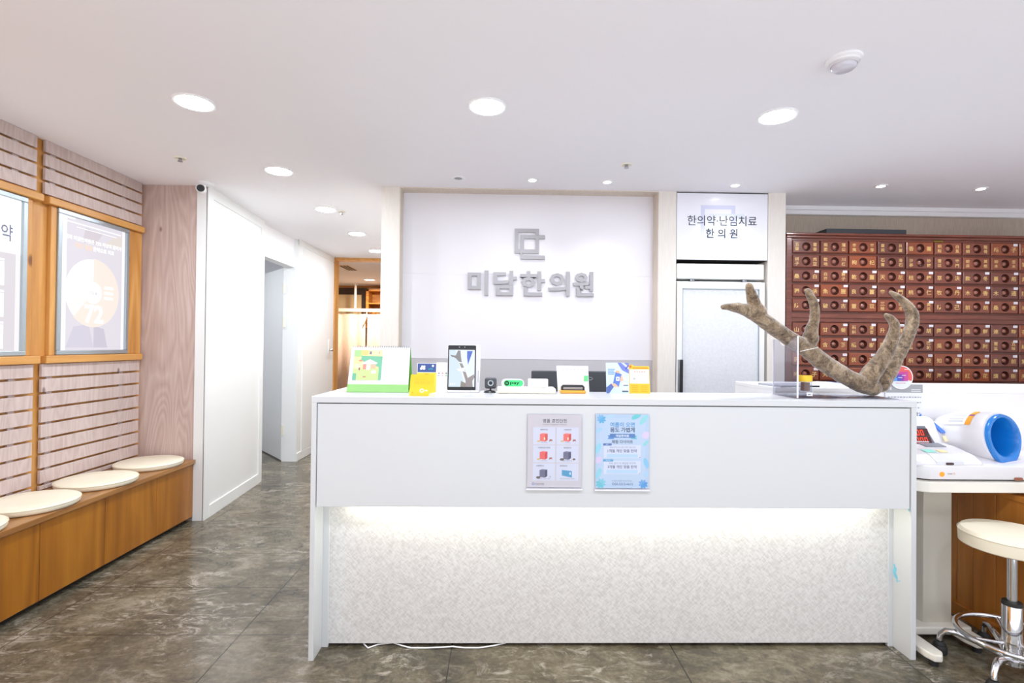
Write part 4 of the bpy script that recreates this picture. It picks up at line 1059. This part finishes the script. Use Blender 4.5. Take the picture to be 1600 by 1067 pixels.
for k in range(5): p.rect(-0.054, 0.036+0.014*k, 0.066, 0.0365+0.014*k, 0.0014, ink(228, 228, 234))
p.build('sheet', t)
b = MB(F).prism([(0.050, 0.050), (0.068, 0.050), (0.069, 0.076), (0.051, 0.076)], -0.006, 0.006, ink(110, 214, 140), 0.001)
b.tube([(0.068, 0.056, 0.004), (0.084, 0.058, 0.006), (0.090, 0.062, 0.006), (0.084, 0.068, 0.006), (0.068, 0.070, 0.004)], 0.0012, M['steel'], 6); b.build('binder_clip', t)
# leaflets at right
t = thing('leaflet', 'blue leaflet showing a hand holding a phone, standing by the yellow one', 'leaflet', (0.520, 2.30, ZC))
F = upright(0.521, 2.276, ZC, math.radians(8)); p = MB(F).box((-0.052, 0, -0.001), (0.051, 0.137, 0.001), ink(206, 228, 242))
p.poly([(0.0, 0.137), (0.051, 0.137), (0.051, 0.088), (0.02, 0.104)], 0.0014, ink(116, 130, 206)); p.poly([(0.016, 0.137), (0.03, 0.137), (0.051, 0.118), (0.051, 0.106)], 0.0017, ink(206, 214, 244)); p.poly([(0.034, 0.112), (0.051, 0.130), (0.051, 0.124), (0.038, 0.106)], 0.0018, ink(90, 96, 180))
p.poly([(-0.024, 0.036), (0.004, 0.028), (0.018, 0.086), (-0.010, 0.094)], 0.0016, ink(92, 126, 204)); p.rect(-0.008, 0.056, 0.008, 0.074, 0.0019, ink(240, 244, 250)); p.rect(-0.003, 0.062, 0.003, 0.068, 0.0021, ink(80, 110, 190))
p.poly([(-0.052, 0.0), (-0.040, 0.0), (-0.018, 0.030), (-0.030, 0.044), (-0.052, 0.026)], 0.0017, ink(86, 110, 176)); p.poly([(-0.030, 0.044), (-0.018, 0.028), (0.004, 0.028), (-0.012, 0.044)], 0.0019, ink(238, 186, 150)); p.poly([(0.010, 0.050), (0.026, 0.058), (0.018, 0.086), (0.012, 0.070)], 0.0019, ink(240, 190, 156)); p.poly([(-0.010, 0.094), (-0.006, 0.104), (0.008, 0.100), (0.012, 0.088)], 0.0019, ink(236, 182, 148))
for k in range(4): p.rect(-0.044, 0.084+0.007*k, -0.016+0.004*(k % 2), 0.088+0.007*k, 0.0015, ink(120, 156, 206))
for k in range(3): p.rect(0.020, 0.014+0.022*k, 0.040, 0.026+0.022*k, 0.0015, ink(226, 240, 246))
p.rect(0.018, 0.006, 0.046, 0.012, 0.0016, ink(90, 100, 120)); p.rect(0.024, 0.034, 0.046, 0.038, 0.0016, ink(90, 100, 120)); p.build('printed_sheet', t)
MB(F).box((-0.03, 0, -0.05), (0.03, 0.002, -0.001), ink(220, 230, 240)).build('foot', t)
t = thing('leaflet', 'yellow leaflet with a white printed box, next to the pillar side of the counter', 'leaflet', (0.621, 2.31, ZC))
F = upright(0.621, 2.284, ZC, math.radians(8)); p = MB(F).prism([(-0.048, 0), (0.047, 0), (0.046, 0.122), (-0.024, 0.122), (-0.026, 0.128), (-0.046, 0.128)], -0.001, 0.001, ink(250, 196, 50))
p.rect(-0.044, 0.044, 0.043, 0.108, 0.0014, ink(248, 246, 244)); p.rect(-0.030, 0.112, 0.040, 0.116, 0.0014, ink(220, 130, 40)); p.disc(-0.040, 0.120, 0.006, 0.0016, ink(236, 120, 50), 12)
for k in range(5): p.rect(-0.024+0.011*k, 0.094, -0.017+0.011*k, 0.101, 0.0017, ink(244, 180, 160))
p.rect(-0.018, 0.084, 0.024, 0.087, 0.0017, ink(224, 206, 206)); p.rect(-0.030, 0.060, -0.018, 0.070, 0.0017, ink(196, 194, 198)); p.rect(-0.014, 0.064, 0.018, 0.066, 0.0017, ink(226, 222, 224))
for k in range(4):
    for a in (-0.036, 0.006): p.rect(a, 0.008+0.008*k, a+0.028, 0.011+0.008*k, 0.0014, ink(232, 172, 40))
p.build('printed_sheet', t); MB(F).box((-0.03, 0, -0.05), (0.03, 0.002, -0.001), ink(246, 206, 90)).build('foot', t)

# ------------------------------------------------------------------ antler on its clear stand
def an(px, py, Y):      # measured outline point -> metres on the plane at distance Y
    sx, sy = 1110+px/4.571, 430+py/4.571
    hx = (sx-800)/800.0; hy = -(sy-533.5)/800.0
    d = _f + _r*hx + _u*hy
    return Vector((0, 0, 1.257)) + d*(Y/d.y)
t = thing('antler', 'large brown velvet deer antler resting on a clear stand on the counter', 'antler', (1.55, 2.22, ZC))
KR = 2.22/4.571/800
b = MB()
def horn(seq):
    # seq: (px, py, radius_px, Y); smooth with Catmull-Rom
    P_ = [an(a, c, Y) for a, c, r, Y in seq]; Rr = [r*KR for a, c, r, Y in seq]
    pts, rad = [], []
    n = len(P_)
    for k in range(n-1):
        p0, p1, p2, p3 = P_[max(k-1, 0)], P_[k], P_[k+1], P_[min(k+2, n-1)]
        for j in range(6):
            u_ = j/6
            pts.append(0.5*((2*p1)+(p2-p0)*u_+(2*p0-5*p1+4*p2-p3)*u_*u_+(3*p1-p0-3*p2+p3)*u_**3)); rad.append(Rr[k]*(1-u_)+Rr[k+1]*u_)
    pts.append(P_[-1]); rad.append(Rr[-1])
    b.tube(pts, rad, M['antler'], 14)
    for e in (0, -1): b.sphere(pts[e], rad[e]*0.99, M['antler'], 14, 8)
horn([(92, 240, 21, 2.13), (150, 238, 30, 2.14), (240, 256, 43, 2.16), (330, 296, 52, 2.17), (430, 370, 54, 2.185), (520, 434, 54, 2.20), (610, 492, 58, 2.205), (690, 540, 62, 2.21), (780, 616, 62, 2.215), (870, 676, 62, 2.22), (970, 736, 60, 2.225), (1070, 784, 66, 2.23), (1160, 812, 62, 2.235)])
horn([(276, 88, 25, 2.15), (290, 140, 36, 2.155), (312, 210, 44, 2.165), (352, 278, 52, 2.175)])
horn([(694, 122, 20, 2.18), (716, 166, 29, 2.185), (744, 240, 31, 2.19), (742, 330, 33, 2.20), (722, 400, 42, 2.205), (712, 470, 58, 2.21)])
horn([(1286, 133, 13, 2.30), (1340, 166, 24, 2.30), (1400, 218, 33, 2.295), (1438, 280, 42, 2.29), (1442, 350, 43, 2.285), (1412, 440, 42, 2.28), (1372, 530, 40, 2.27), (1322, 620, 46, 2.26), (1268, 710, 56, 2.25), (1215, 790, 60, 2.24)])
horn([(1258, 300, 18, 2.20), (1290, 326, 29, 2.20), (1316, 372, 33, 2.205), (1304, 450, 42, 2.21), (1262, 550, 50, 2.22), (1196, 650, 58, 2.225), (1130, 740, 66, 2.23), (1130, 800, 58, 2.235)])
b.sphere(an(1165, 818, 2.235), 44*KR, M['antler'], 16, 10)
o = b.build('antler_velvet', t)
md = o.modifiers.new('fuse', 'REMESH'); md.mode = 'VOXEL'; md.voxel_size = 0.0032; md.use_smooth_shade = True
md = o.modifiers.new('soft', 'SMOOTH'); md.factor = 0.5; md.iterations = 10
tx = bpy.data.textures.new('antler_relief', 'CLOUDS'); tx.noise_scale = 0.03; tx.noise_depth = 3
md = o.modifiers.new('relief', 'DISPLACE'); md.texture = tx; md.strength = 0.006; md.mid_level = 0.5
ring_pts = [an(640, 556, 2.13), an(690, 545, 2.12), an(770, 527, 2.155)]
MB().tube(ring_pts, 0.0012, ink(236, 232, 226), 6).build('string', t)
t = thing('antler_stand', 'clear acrylic stand holding up the antler', 'stand', (1.40, 2.2, ZC))
b = MB(T(1.228, 0, 0) @ EAST)
b.prism([(2.105, ZC+0.003), (2.295, ZC+0.003), (2.295, 1.290), (2.248, 1.290), (2.242, 1.274), (2.222, 1.2625), (2.184, 1.2625), (2.163, 1.274), (2.157, 1.303), (2.105, 1.303)], 0.0, 0.004, M['acrylic'])
b.build('side_plate', t)
MB().box((1.2275, 2.101, ZC+0.003), (1.2325, 2.105, 1.303), M['acrylic_edge']).box((1.2278, 2.292, ZC+0.003), (1.2322, 2.2955, 1.290), M['acrylic_edge']).build('polished_edge', t)
MB().box((1.228, 2.108, ZC), (1.66, 2.295, ZC+0.003), M['acrylic']).build('base_plate', t)
# jar beside the stand
t = thing('sample_jar', 'small clear jar with a yellow lid beside the antler stand', 'jar', (1.302, 2.17, ZC+0.003))
c = (1.303, 2.172, ZC+0.0035)
MB().lathe([(0, 0), (0.024, 0), (0.0255, 0.003), (0.0255, 0.062), (0.023, 0.068)], M['acrylic'], c, 28).build('glass_body', t, smooth=40)
MB().lathe([(0, 0.025), (0.018, 0.025), (0.018, 0.060), (0, 0.060)], M['brown_powder'], c, 20).build('contents', t)
MB().lathe([(0.0265, 0.064), (0.0275, 0.067), (0.0275, 0.088), (0.026, 0.091), (0, 0.091)], M['yellow_cap'], c, 36).build('lid', t, smooth=40)
MB(T(c[0]+0.004, c[1]-0.0262, c[2]+0.012) @ FRONT).rect(-0.013, -0.008, 0.013, 0.008, 0, ink(246, 246, 248)).rect(-0.008, -0.003, 0.004, 0.001, 0.0004, ink(130, 130, 140)).build('paper_label', t)

# ------------------------------------------------------------------ counter behind, with papers and the notice
t = thing('back_counter', 'plain white waist-high counter between the desk and the drawer cabinet', 'counter', (2.8, 2.7, 0))
MB().box((1.335, 2.475, 0), (4.39, 2.495, 1.040), M['white']).build('front_panel', t)
MB().box((1.335, 2.470, 1.040), (4.39, 2.90, 1.060), M['white'], 0.002).build('counter_top', t)
MB().box((1.335, 2.495, 0), (1.355, 2.90, 1.040), M['white']).build('end_panel', t)
t = thing('folder', 'grey folder lying on the back counter behind the clear stand', 'folder', (1.50, 2.56, 1.060))
MB(T(1.46, 2.56, 1.060) @ R(0.12, 'Z')).box((-0.11, -0.08, 0), (0.10, 0.10, 0.010), mat('folder_grey', (168, 172, 180), 0.5), 0.001).build('cover', t)
MB(T(1.46, 2.56, 1.060) @ R(0.12, 'Z')).box((0.04, -0.0805, 0.001), (0.098, -0.078, 0.008), M['black']).build('spine_clip', t)
t = thing('open_booklet', 'white booklet lying open on the back counter behind the antler', 'booklet', (1.70, 2.56, 1.060))
b = MB(T(1.70, 2.58, 1.060) @ FRONT)
b.prism([(-0.15, 0.0), (0.16, 0.0), (0.16, 0.004), (0.08, 0.012), (0.0, 0.016), (-0.04, 0.014), (-0.15, 0.003)], -0.14, 0.08, ink(240, 242, 248)); b.build('pages', t)
MB(T(1.70, 2.58, 1.060) @ FRONT).prism([(0.03, 0.0165), (0.15, 0.0056), (0.15, 0.0068), (0.03, 0.0180)], -0.10, 0.05, ink(110, 150, 220)).build('blue_insert', t)
t = thing('notice_sign', 'white printed notice panel with a round colour badge at the desk corner', 'notice', (1.97, 2.468, 0.70))
F = T(1.97, 2.468, 0) @ FRONT
p = MB(F).box((-0.092, 0.74, -0.003), (0.094, 1.082, 0.0), ink(236, 238, 242), 0.001)
p.rect(-0.091, 1.040, 0.093, 1.081, 0.0006, ink(164, 166, 170)); p.rect(0.035, 1.046, 0.082, 1.049, 0.0010, ink(230, 230, 232)); p.rect(0.035, 1.054, 0.082, 1.057, 0.0010, ink(230, 230, 232))
p.text('안내', 0.03, -0.078, 1.060, 0.0010, ink(240, 240, 242), 0.02, height=0.016)
rq = random.Random(7)
for k in range(4):
    x = -0.08+0.02*k
    while x < 0.08:
        l = 0.006+0.012*rq.random(); p.rect(x, 1.016-0.026*k, min(x+l, 0.084), 1.021-0.026*k, 0.0008, ink(158, 158, 168)); x += l+0.005
p.rect(0.05, 0.925, 0.068, 0.945, 0.0008, ink(130, 134, 144)); p.poly([(0.066, 0.90), (0.088, 0.92), (0.086, 0.94), (0.074, 0.93), (0.07, 0.915)], 0.0010, ink(80, 140, 230)); p.rect(0.07, 0.885, 0.086, 0.905, 0.0010, ink(90, 150, 232))
p.build('panel', t)
F2 = T(1.952, 2.462, 1.115) @ FRONT
p = MB(F2).lathe([(0, -0.003), (0.058, -0.003), (0.058, 0), (0, 0)], ink(242, 240, 244), n=48)
p.disc(0, 0, 0.053, 0.0006, ink(232, 104, 98), 40, -0.35, PI+0.35); p.disc(0, 0, 0.053, 0.0004, ink(232, 238, 244), 40)
for k, (r, c) in enumerate([(0.030, (206, 78, 158)), (0.021, (140, 70, 170)), (0.014, (72, 92, 190)), (0.006, (96, 160, 226))]):
    x0_, y0_ = -0.050+0.0, -0.018
    p.rect(-0.044, y0_, -0.044+0.022+2.0*(r-0.006)*1.15, y0_+0.016+1.25*(r-0.006), 0.0010+0.0004*k, ink(*c))
for k, (a, c) in enumerate([(0.012, 0.038), (0.0, 0.009), (-0.018, -0.002)]): p.rect(a, c, a+0.020, c+0.003, 0.0032, ink(248, 236, 240))
p.rect(-0.028, -0.030, 0.02, -0.026, 0.0012, ink(220, 176, 180)); p.build('badge', t)

# ------------------------------------------------------------------ low wooden cupboard at right
t = thing('low_cupboard', 'low varnished plank-fronted cupboard under the machine table, right edge', 'cupboard', (2.6, 1.9, 0))
b = MB()
ys = [2.06, 2.20, 2.31, 2.39, 2.465]
for k in range(4): b.box((2.165, ys[k]+0.0012, 0.06), (2.19, ys[k+1]-0.0012, 0.62), M['side_wood'], 0.002, 1)
b.build('plank_front', t)
MB().box((2.19, 2.06, 0.0), (2.9, 2.465, 0.62), M['side_wood']).build('carcass', t)
MB().box((2.150, 2.06, 0), (2.19, 2.465, 0.062), M['side_wood'], 0.004).build('skirting', t)
MB().box((2.158, 2.06, 0.62), (2.9, 2.465, 0.645), M['side_wood'], 0.003).build('cupboard_top', t)
MB().cyl((2.162, 2.452, 0.05), (2.162, 2.452, 0.62), 0.009, M['white']).build('corner_bead', t)

# ------------------------------------------------------------------ machine table
t = thing('machine_table', 'white pedestal table carrying the blood pressure monitor', 'table', (1.95, 2.28, 0))
b = MB().prism([(1.700, 2.130), (1.775, 2.085), (2.62, 2.085), (2.62, 2.455), (1.700, 2.455)], 0.660, 0.704, M['table_white'], 0.004); b.build('tabletop', t)
MB().prism([(1.815, 2.30), (1.850, 2.205), (1.975, 2.205), (1.975, 2.36), (1.815, 2.36)], 0.062, 0.660, M['column_grey'], 0.003).build('column', t)
MB().box((1.70, 2.165, 0.030), (2.03, 2.36, 0.064), M['table_white'], 0.006).build('cross_beam', t)
b = MB().prism([(1.700, 2.40), (1.700, 2.02), (1.712, 1.985), (1.742, 1.982), (1.765, 2.01), (1.765, 2.40)], 0.024, 0.052, M['table_white'], 0.006); b.build('foot', t)
b = MB().prism([(1.950, 2.43), (1.950, 2.12), (1.965, 2.075), (2.005, 2.072), (2.024, 2.11), (2.024, 2.43)], 0.024, 0.052, M['table_white'], 0.006); b.build('foot', t)
b = MB()
for x, y in ((1.728, 2.01), (1.988, 2.10), (1.732, 2.37), (1.988, 2.40)): b.lathe([(0, 0), (0.016, 0), (0.016, 0.024), (0, 0.024)], M['rubber'], (x, y, 0), 16)
b.build('rubber_pad', t)
tag(MB().tube([(2.005, 2.36, 0.40), (2.02, 2.37, 0.37), (2.05, 2.38, 0.32), (2.085, 2.39, 0.285), (2.10, 2.395, 0.25), (2.098, 2.395, 0.20), (2.105, 2.39, 0.14), (2.11, 2.385, 0.10), (2.10, 2.38, 0.085), (2.07, 2.375, 0.090), (2.03, 2.372, 0.10), (1.99, 2.37, 0.115)], 0.0038, M['black'], 8).build('cable', loc=(2.06, 2.38, 0.08), smooth=60),
    'black power cord hanging behind the machine table column', 'cord')
t = thing('power_adapter', 'small pale plug box at the foot of the table column', 'adapter', (2.0, 2.385, 0.06))
MB().box((1.978, 2.365, 0.064), (2.008, 2.41, 0.098), M['machine'], 0.004).build('case', t)
MB().box((1.982, 2.363, 0.100), (2.004, 2.40, 0.112), M['steel'], 0.002).build('prong_cover', t)

# ------------------------------------------------------------------ blood pressure monitor
ZT = 0.704
t = thing('blood_pressure_monitor', 'white arm-in blood pressure machine with a blue cuff ring', 'medical device', (2.05, 2.27, ZT))
WM = M['machine']
b = MB().prism([(1.715, 2.150), (1.790, 2.098), (2.52, 2.098), (2.52, 2.44), (1.715, 2.44)], ZT+0.006, ZT+0.064, WM, 0.008)
b.prism([(1.735, 2.165), (1.80, 2.118), (2.50, 2.118), (2.50, 2.43), (1.735, 2.43)], ZT, ZT+0.008, M['gap']); b.build('tray', t, smooth=40)
F = T(1.836, 2.0975, ZT+0.030) @ FRONT
MB(F).lathe([(0.010, 0), (0.010, 0.002), (0, 0.003)], M['orange_led'], n=24).build('power_light', t)
MB(F).text('POWER', 0.01, 0.034, 0.002, 0.0008, ink(120, 118, 122), 0.02, width=0.020).disc(0.052, 0.003, 0.004, 0.0008, ink(232, 190, 160), 14, ri=0.002).build('front_print', t)
# sloping key deck
K = T(0, 0, 0) @ Matrix(((0, 0, 1, 0), (1, 0, 0, 0), (0, 1, 0, 0), (0, 0, 0, 1)))     # local x->Y, y->Z, z->X
b = MB(K).prism([(2.112, ZT+0.060), (2.118, ZT+0.076), (2.16, ZT+0.100), (2.26, ZT+0.118), (2.33, ZT+0.124), (2.33, ZT+0.060)], 1.725, 2.03, WM, 0.008); b.build('key_deck', t, smooth=50)
b = MB(K).prism([(2.1135, ZT+0.066), (2.117, ZT+0.0775), (2.16, ZT+0.1015), (2.30, ZT+0.1235), (2.30, ZT+0.115), (2.15, ZT+0.09)], 1.83, 1.945, mat('deck_grey', (214, 214, 218), 0.4))
b.build('deck_panel', t)
DK = T(1.888, 2.23, ZT+0.1135) @ R(math.radians(9), 'X')
b = MB(DK).box((-0.052, -0.055, 0.0), (-0.006, -0.025, 0.0022), ink(150, 224, 206)).box((0.010, -0.055, 0.0), (0.044, -0.028, 0.0022), ink(250, 226, 170)); b.build('button', t)
MB(DK).box((0.002, 0.012, 0.0), (0.095, 0.060, 0.003), ink(132, 134, 142), 0.001).build('printer_lid', t)
MB(DK).box((-0.03, 0.055, 0.0), (0.055, 0.075, 0.010), M['steel'], 0.004).build('paper_cutter', t)
MB(T(1.888, 2.1145, ZT+0.070) @ FRONT).prism(pill(-0.004, 0.0, 0.0165, 0.0045), 0, 0.003, ink(70, 52, 50)).build('port', t)
# display head
b = MB(K).prism([(2.275, ZT+0.10), (2.335, ZT+0.222), (2.365, ZT+0.236), (2.42, ZT+0.228), (2.44, ZT+0.10)], 1.812, 2.007, WM, 0.010)
b.prism([(2.31, ZT+0.10), (2.352, ZT+0.195), (2.38, ZT+0.210), (2.42, ZT+0.20), (2.44, ZT+0.10)], 1.992, 2.105, WM, 0.012)
b.build('display_head', t, smooth=50)
sl = math.atan2(0.06, 0.122)
F = T(1.909, 2.2745, ZT+0.098) @ R(-sl, 'X') @ FRONT
p = PM(F); p.poly([(-0.085, 0.012), (0.062, 0.012), (0.040, 0.108), (-0.085, 0.108)], 0.0030, ink(104, 108, 118))
for z in (0.064, 0.028): p.rect(-0.08, z-0.003, 0.046, z+0.032, 0.0034, ink(70, 30, 34))
def seven(x, z, ch):
    seg = {'0': 'abcdef', '1': 'bc', '8': 'abcdefg'}[ch]; w_, h_, t_ = 0.0135, 0.026, 0.0028
    d_ = {'a': (0, h_-t_, w_, h_), 'd': (0, 0, w_, t_), 'f': (0, h_/2, t_, h_), 'b': (w_-t_, h_/2, w_, h_), 'e': (0, 0, t_, h_/2), 'c': (w_-t_, 0, w_, h_/2), 'g': (0, h_/2-t_/2, w_, h_/2+t_/2)}
    for q_ in seg: a_, b_, c_, e_ = d_[q_]; p.rect(x+a_, z+b_, x+c_, z+e_, 0.0038, M['red_digit'])
for z, sh in ((0.064, 0.0), (0.028, 0.008)):
    for k in range(3): seven(-0.032+0.020*k+sh, z, '0')
p.build('display', t)
MB(T(2.027, 2.318, ZT+0.14) @ R(-0.42, 'X') @ FRONT).prism([(-0.028, 0.075), (-0.012, 0.075), (0.028, 0.025), (0.004, 0.025)], 0.0, 0.006, ink(80, 130, 224)).build('blue_stripe', t)
MB(T(2.052, 2.316, ZT+0.125) @ R(-0.42, 'X') @ FRONT).poly([(-0.016, 0.0), (0.014, 0.0), (0.016, 0.028), (-0.020, 0.026)], 0.006, ink(250, 232, 186)).build('sticker', t)
# cuff housing and ring
CC = Vector((2.190, 2.20, 0.872))
QA = (T(*CC) @ R(math.radians(14), 'Z') @ R(math.radians(-8), 'X') @ FRONT)      # local z towards the viewer
b = MB(QA).lathe([(0, -0.24), (0.07, -0.24), (0.095, -0.225), (0.108, -0.18), (0.112, -0.02), (0.108, -0.004), (0.098, 0.0), (0.080, -0.002)], WM, n=56); b.build('cuff_housing', t, smooth=50)
b = MB(K).prism([(2.145, ZT+0.060), (2.19, ZT+0.072), (2.235, ZT+0.082), (2.40, ZT+0.084), (2.435, ZT+0.060)], 2.06, 2.33, WM, 0.012); b.build('cuff_base', t, smooth=50)
b = MB(QA); n = 56
def oval(rx, ry, z, drop):
    out = []
    for k in range(n):
        a = 2*PI*k/n; y = ry*math.sin(a); x = rx*math.cos(a)
        if y < 0: y *= (1+drop*(1-abs(math.cos(a)))**0.8)
        out.append((x, y, z))
    return b.vs(out)
i = b.mi(M['blue_ring'])
loops = [oval(0.099, 0.099, -0.004, 0.30), oval(0.101, 0.101, 0.008, 0.32), oval(0.097, 0.097, 0.015, 0.30), oval(0.086, 0.086, 0.015, 0.06), oval(0.080, 0.080, 0.006, 0.0), oval(0.074, 0.074, -0.05, 0.0), oval(0.060, 0.060, -0.12, 0.0), oval(0.034, 0.034, -0.165, 0.0)]
for a_, c_ in zip(loops, loops[1:]):
    for k in range(n): b.face([a_[k], a_[(k+1) % n], c_[(k+1) % n], c_[k]], i)
b.face(loops[-1], i); b.build('cuff_ring', t, smooth=50)
# instruction label wrapped on the housing
b = PM(QA)
def wrap(a0, a1, z0, z1, m, r=0.1134, n=10):
    i_ = b.mi(m); A = [a0+(a1-a0)*k/n for k in range(n+1)]
    u0 = b.vs([(r*math.cos(a), r*math.sin(a), z0) for a in A]); u1 = b.vs([(r*math.cos(a), r*math.sin(a), z1) for a in A])
    for k in range(n): b.face([u0[k], u1[k], u1[k+1], u0[k+1]], i_)
wrap(math.radians(100), math.radians(150), -0.158, -0.075, ink(240, 240, 244)); wrap(math.radians(98), math.radians(150), -0.075, -0.052, ink(250, 168, 50)); wrap(math.radians(118), math.radians(124), -0.075, -0.052, ink(150, 90, 140), 0.1138)
for k in range(5): wrap(math.radians(112+7*k), math.radians(114+7*k), -0.145, -0.085, ink(150, 152, 166), 0.1138, 3)
b.build('instruction_label', t)
MB(T(2.232, 2.1135, ZT+0.066) @ FRONT).box((-0.024, 0, 0), (0.024, 0.018, 0.004), M['violet_led'], 0.001).build('status_light', t)
MB(T(2.14, 2.0975, ZT+0.012) @ FRONT).prism(pill(0.02, 0, 0.018, 0.006), 0, 0.003, ink(150, 90, 66)).build('latch', t)

# ------------------------------------------------------------------ stool
SX, SY = 1.985, 1.950
t = thing('stool', 'round cream vinyl stool on a chrome base at the right edge', 'stool', (SX, SY, 0))
c = (SX, SY, 0); r = 0.160
MB().lathe([(0, 0.488), (r*0.97, 0.488), (r, 0.492), (r*1.01, 0.530), (r*0.995, 0.541), (r*0.95, 0.549), (r*0.6, 0.553), (0, 0.554)], M['cream'], c, 72).build('seat', t, smooth=40)
b = MB(); b.tube([(SX+r*1.003*math.cos(2*PI*k/64), SY+r*1.003*math.sin(2*PI*k/64), 0.537) for k in range(64)], 0.003, M['cream'], 6, closed=True); b.build('piping', t, smooth=60)
MB().cyl((SX, SY, 0.27), (SX, SY, 0.488), 0.0155, M['chrome']).build('gas_rod', t, smooth=40)
MB().lathe([(0.016, 0.282), (0.030, 0.282), (0.032, 0.274), (0.032, 0.268)], M['rubber'], c, 28).build('collar', t, smooth=40)
MB().lathe([(0.030, 0.274), (0.031, 0.272), (0.031, 0.07), (0.036, 0.065), (0.036, 0.045), (0, 0.045)], M['chrome'], c, 32).lathe([(0.031, 0.128), (0.036, 0.125), (0.036, 0.115), (0.031, 0.112)], M['chrome'], c, 32).build('pedestal', t, smooth=40)
b = MB(); b.tube([(SX+0.168*math.cos(2*PI*k/64), SY+0.168*math.sin(2*PI*k/64), 0.145) for k in range(64)], 0.0095, M['chrome'], 12, closed=True)
for k in range(3):
    a = math.radians(60+120*k); b.cyl((SX+0.03*math.cos(a), SY+0.03*math.sin(a), 0.120), (SX+0.165*math.cos(a), SY+0.165*math.sin(a), 0.143), 0.006, M['chrome'], n=10)
b.build('foot_ring', t, smooth=60)
for k in range(5):
    a = math.radians(140+72*k); ca, sa = math.cos(a), math.sin(a)
    pts = [(0.03, 0.066), (0.10, 0.090), (0.16, 0.104), (0.195, 0.100), (0.212, 0.080), (0.215, 0.055)]
    lg = MB().tube([(SX+q*ca, SY+q*sa, z) for q, z in pts], [0.014, 0.013, 0.012, 0.011, 0.010, 0.010], M['chrome'], 14).build('leg', t, smooth=60)
    x, y = SX+0.215*ca, SY+0.215*sa
    MB().lathe([(0, 0.0), (0.020, 0.0), (0.026, 0.006), (0.027, 0.022), (0.024, 0.034), (0.022, 0.036), (0.022, 0.042), (0.014, 0.052), (0, 0.054)], M['rubber'], (x, y, 0), 28).build('caster', lg, smooth=40)
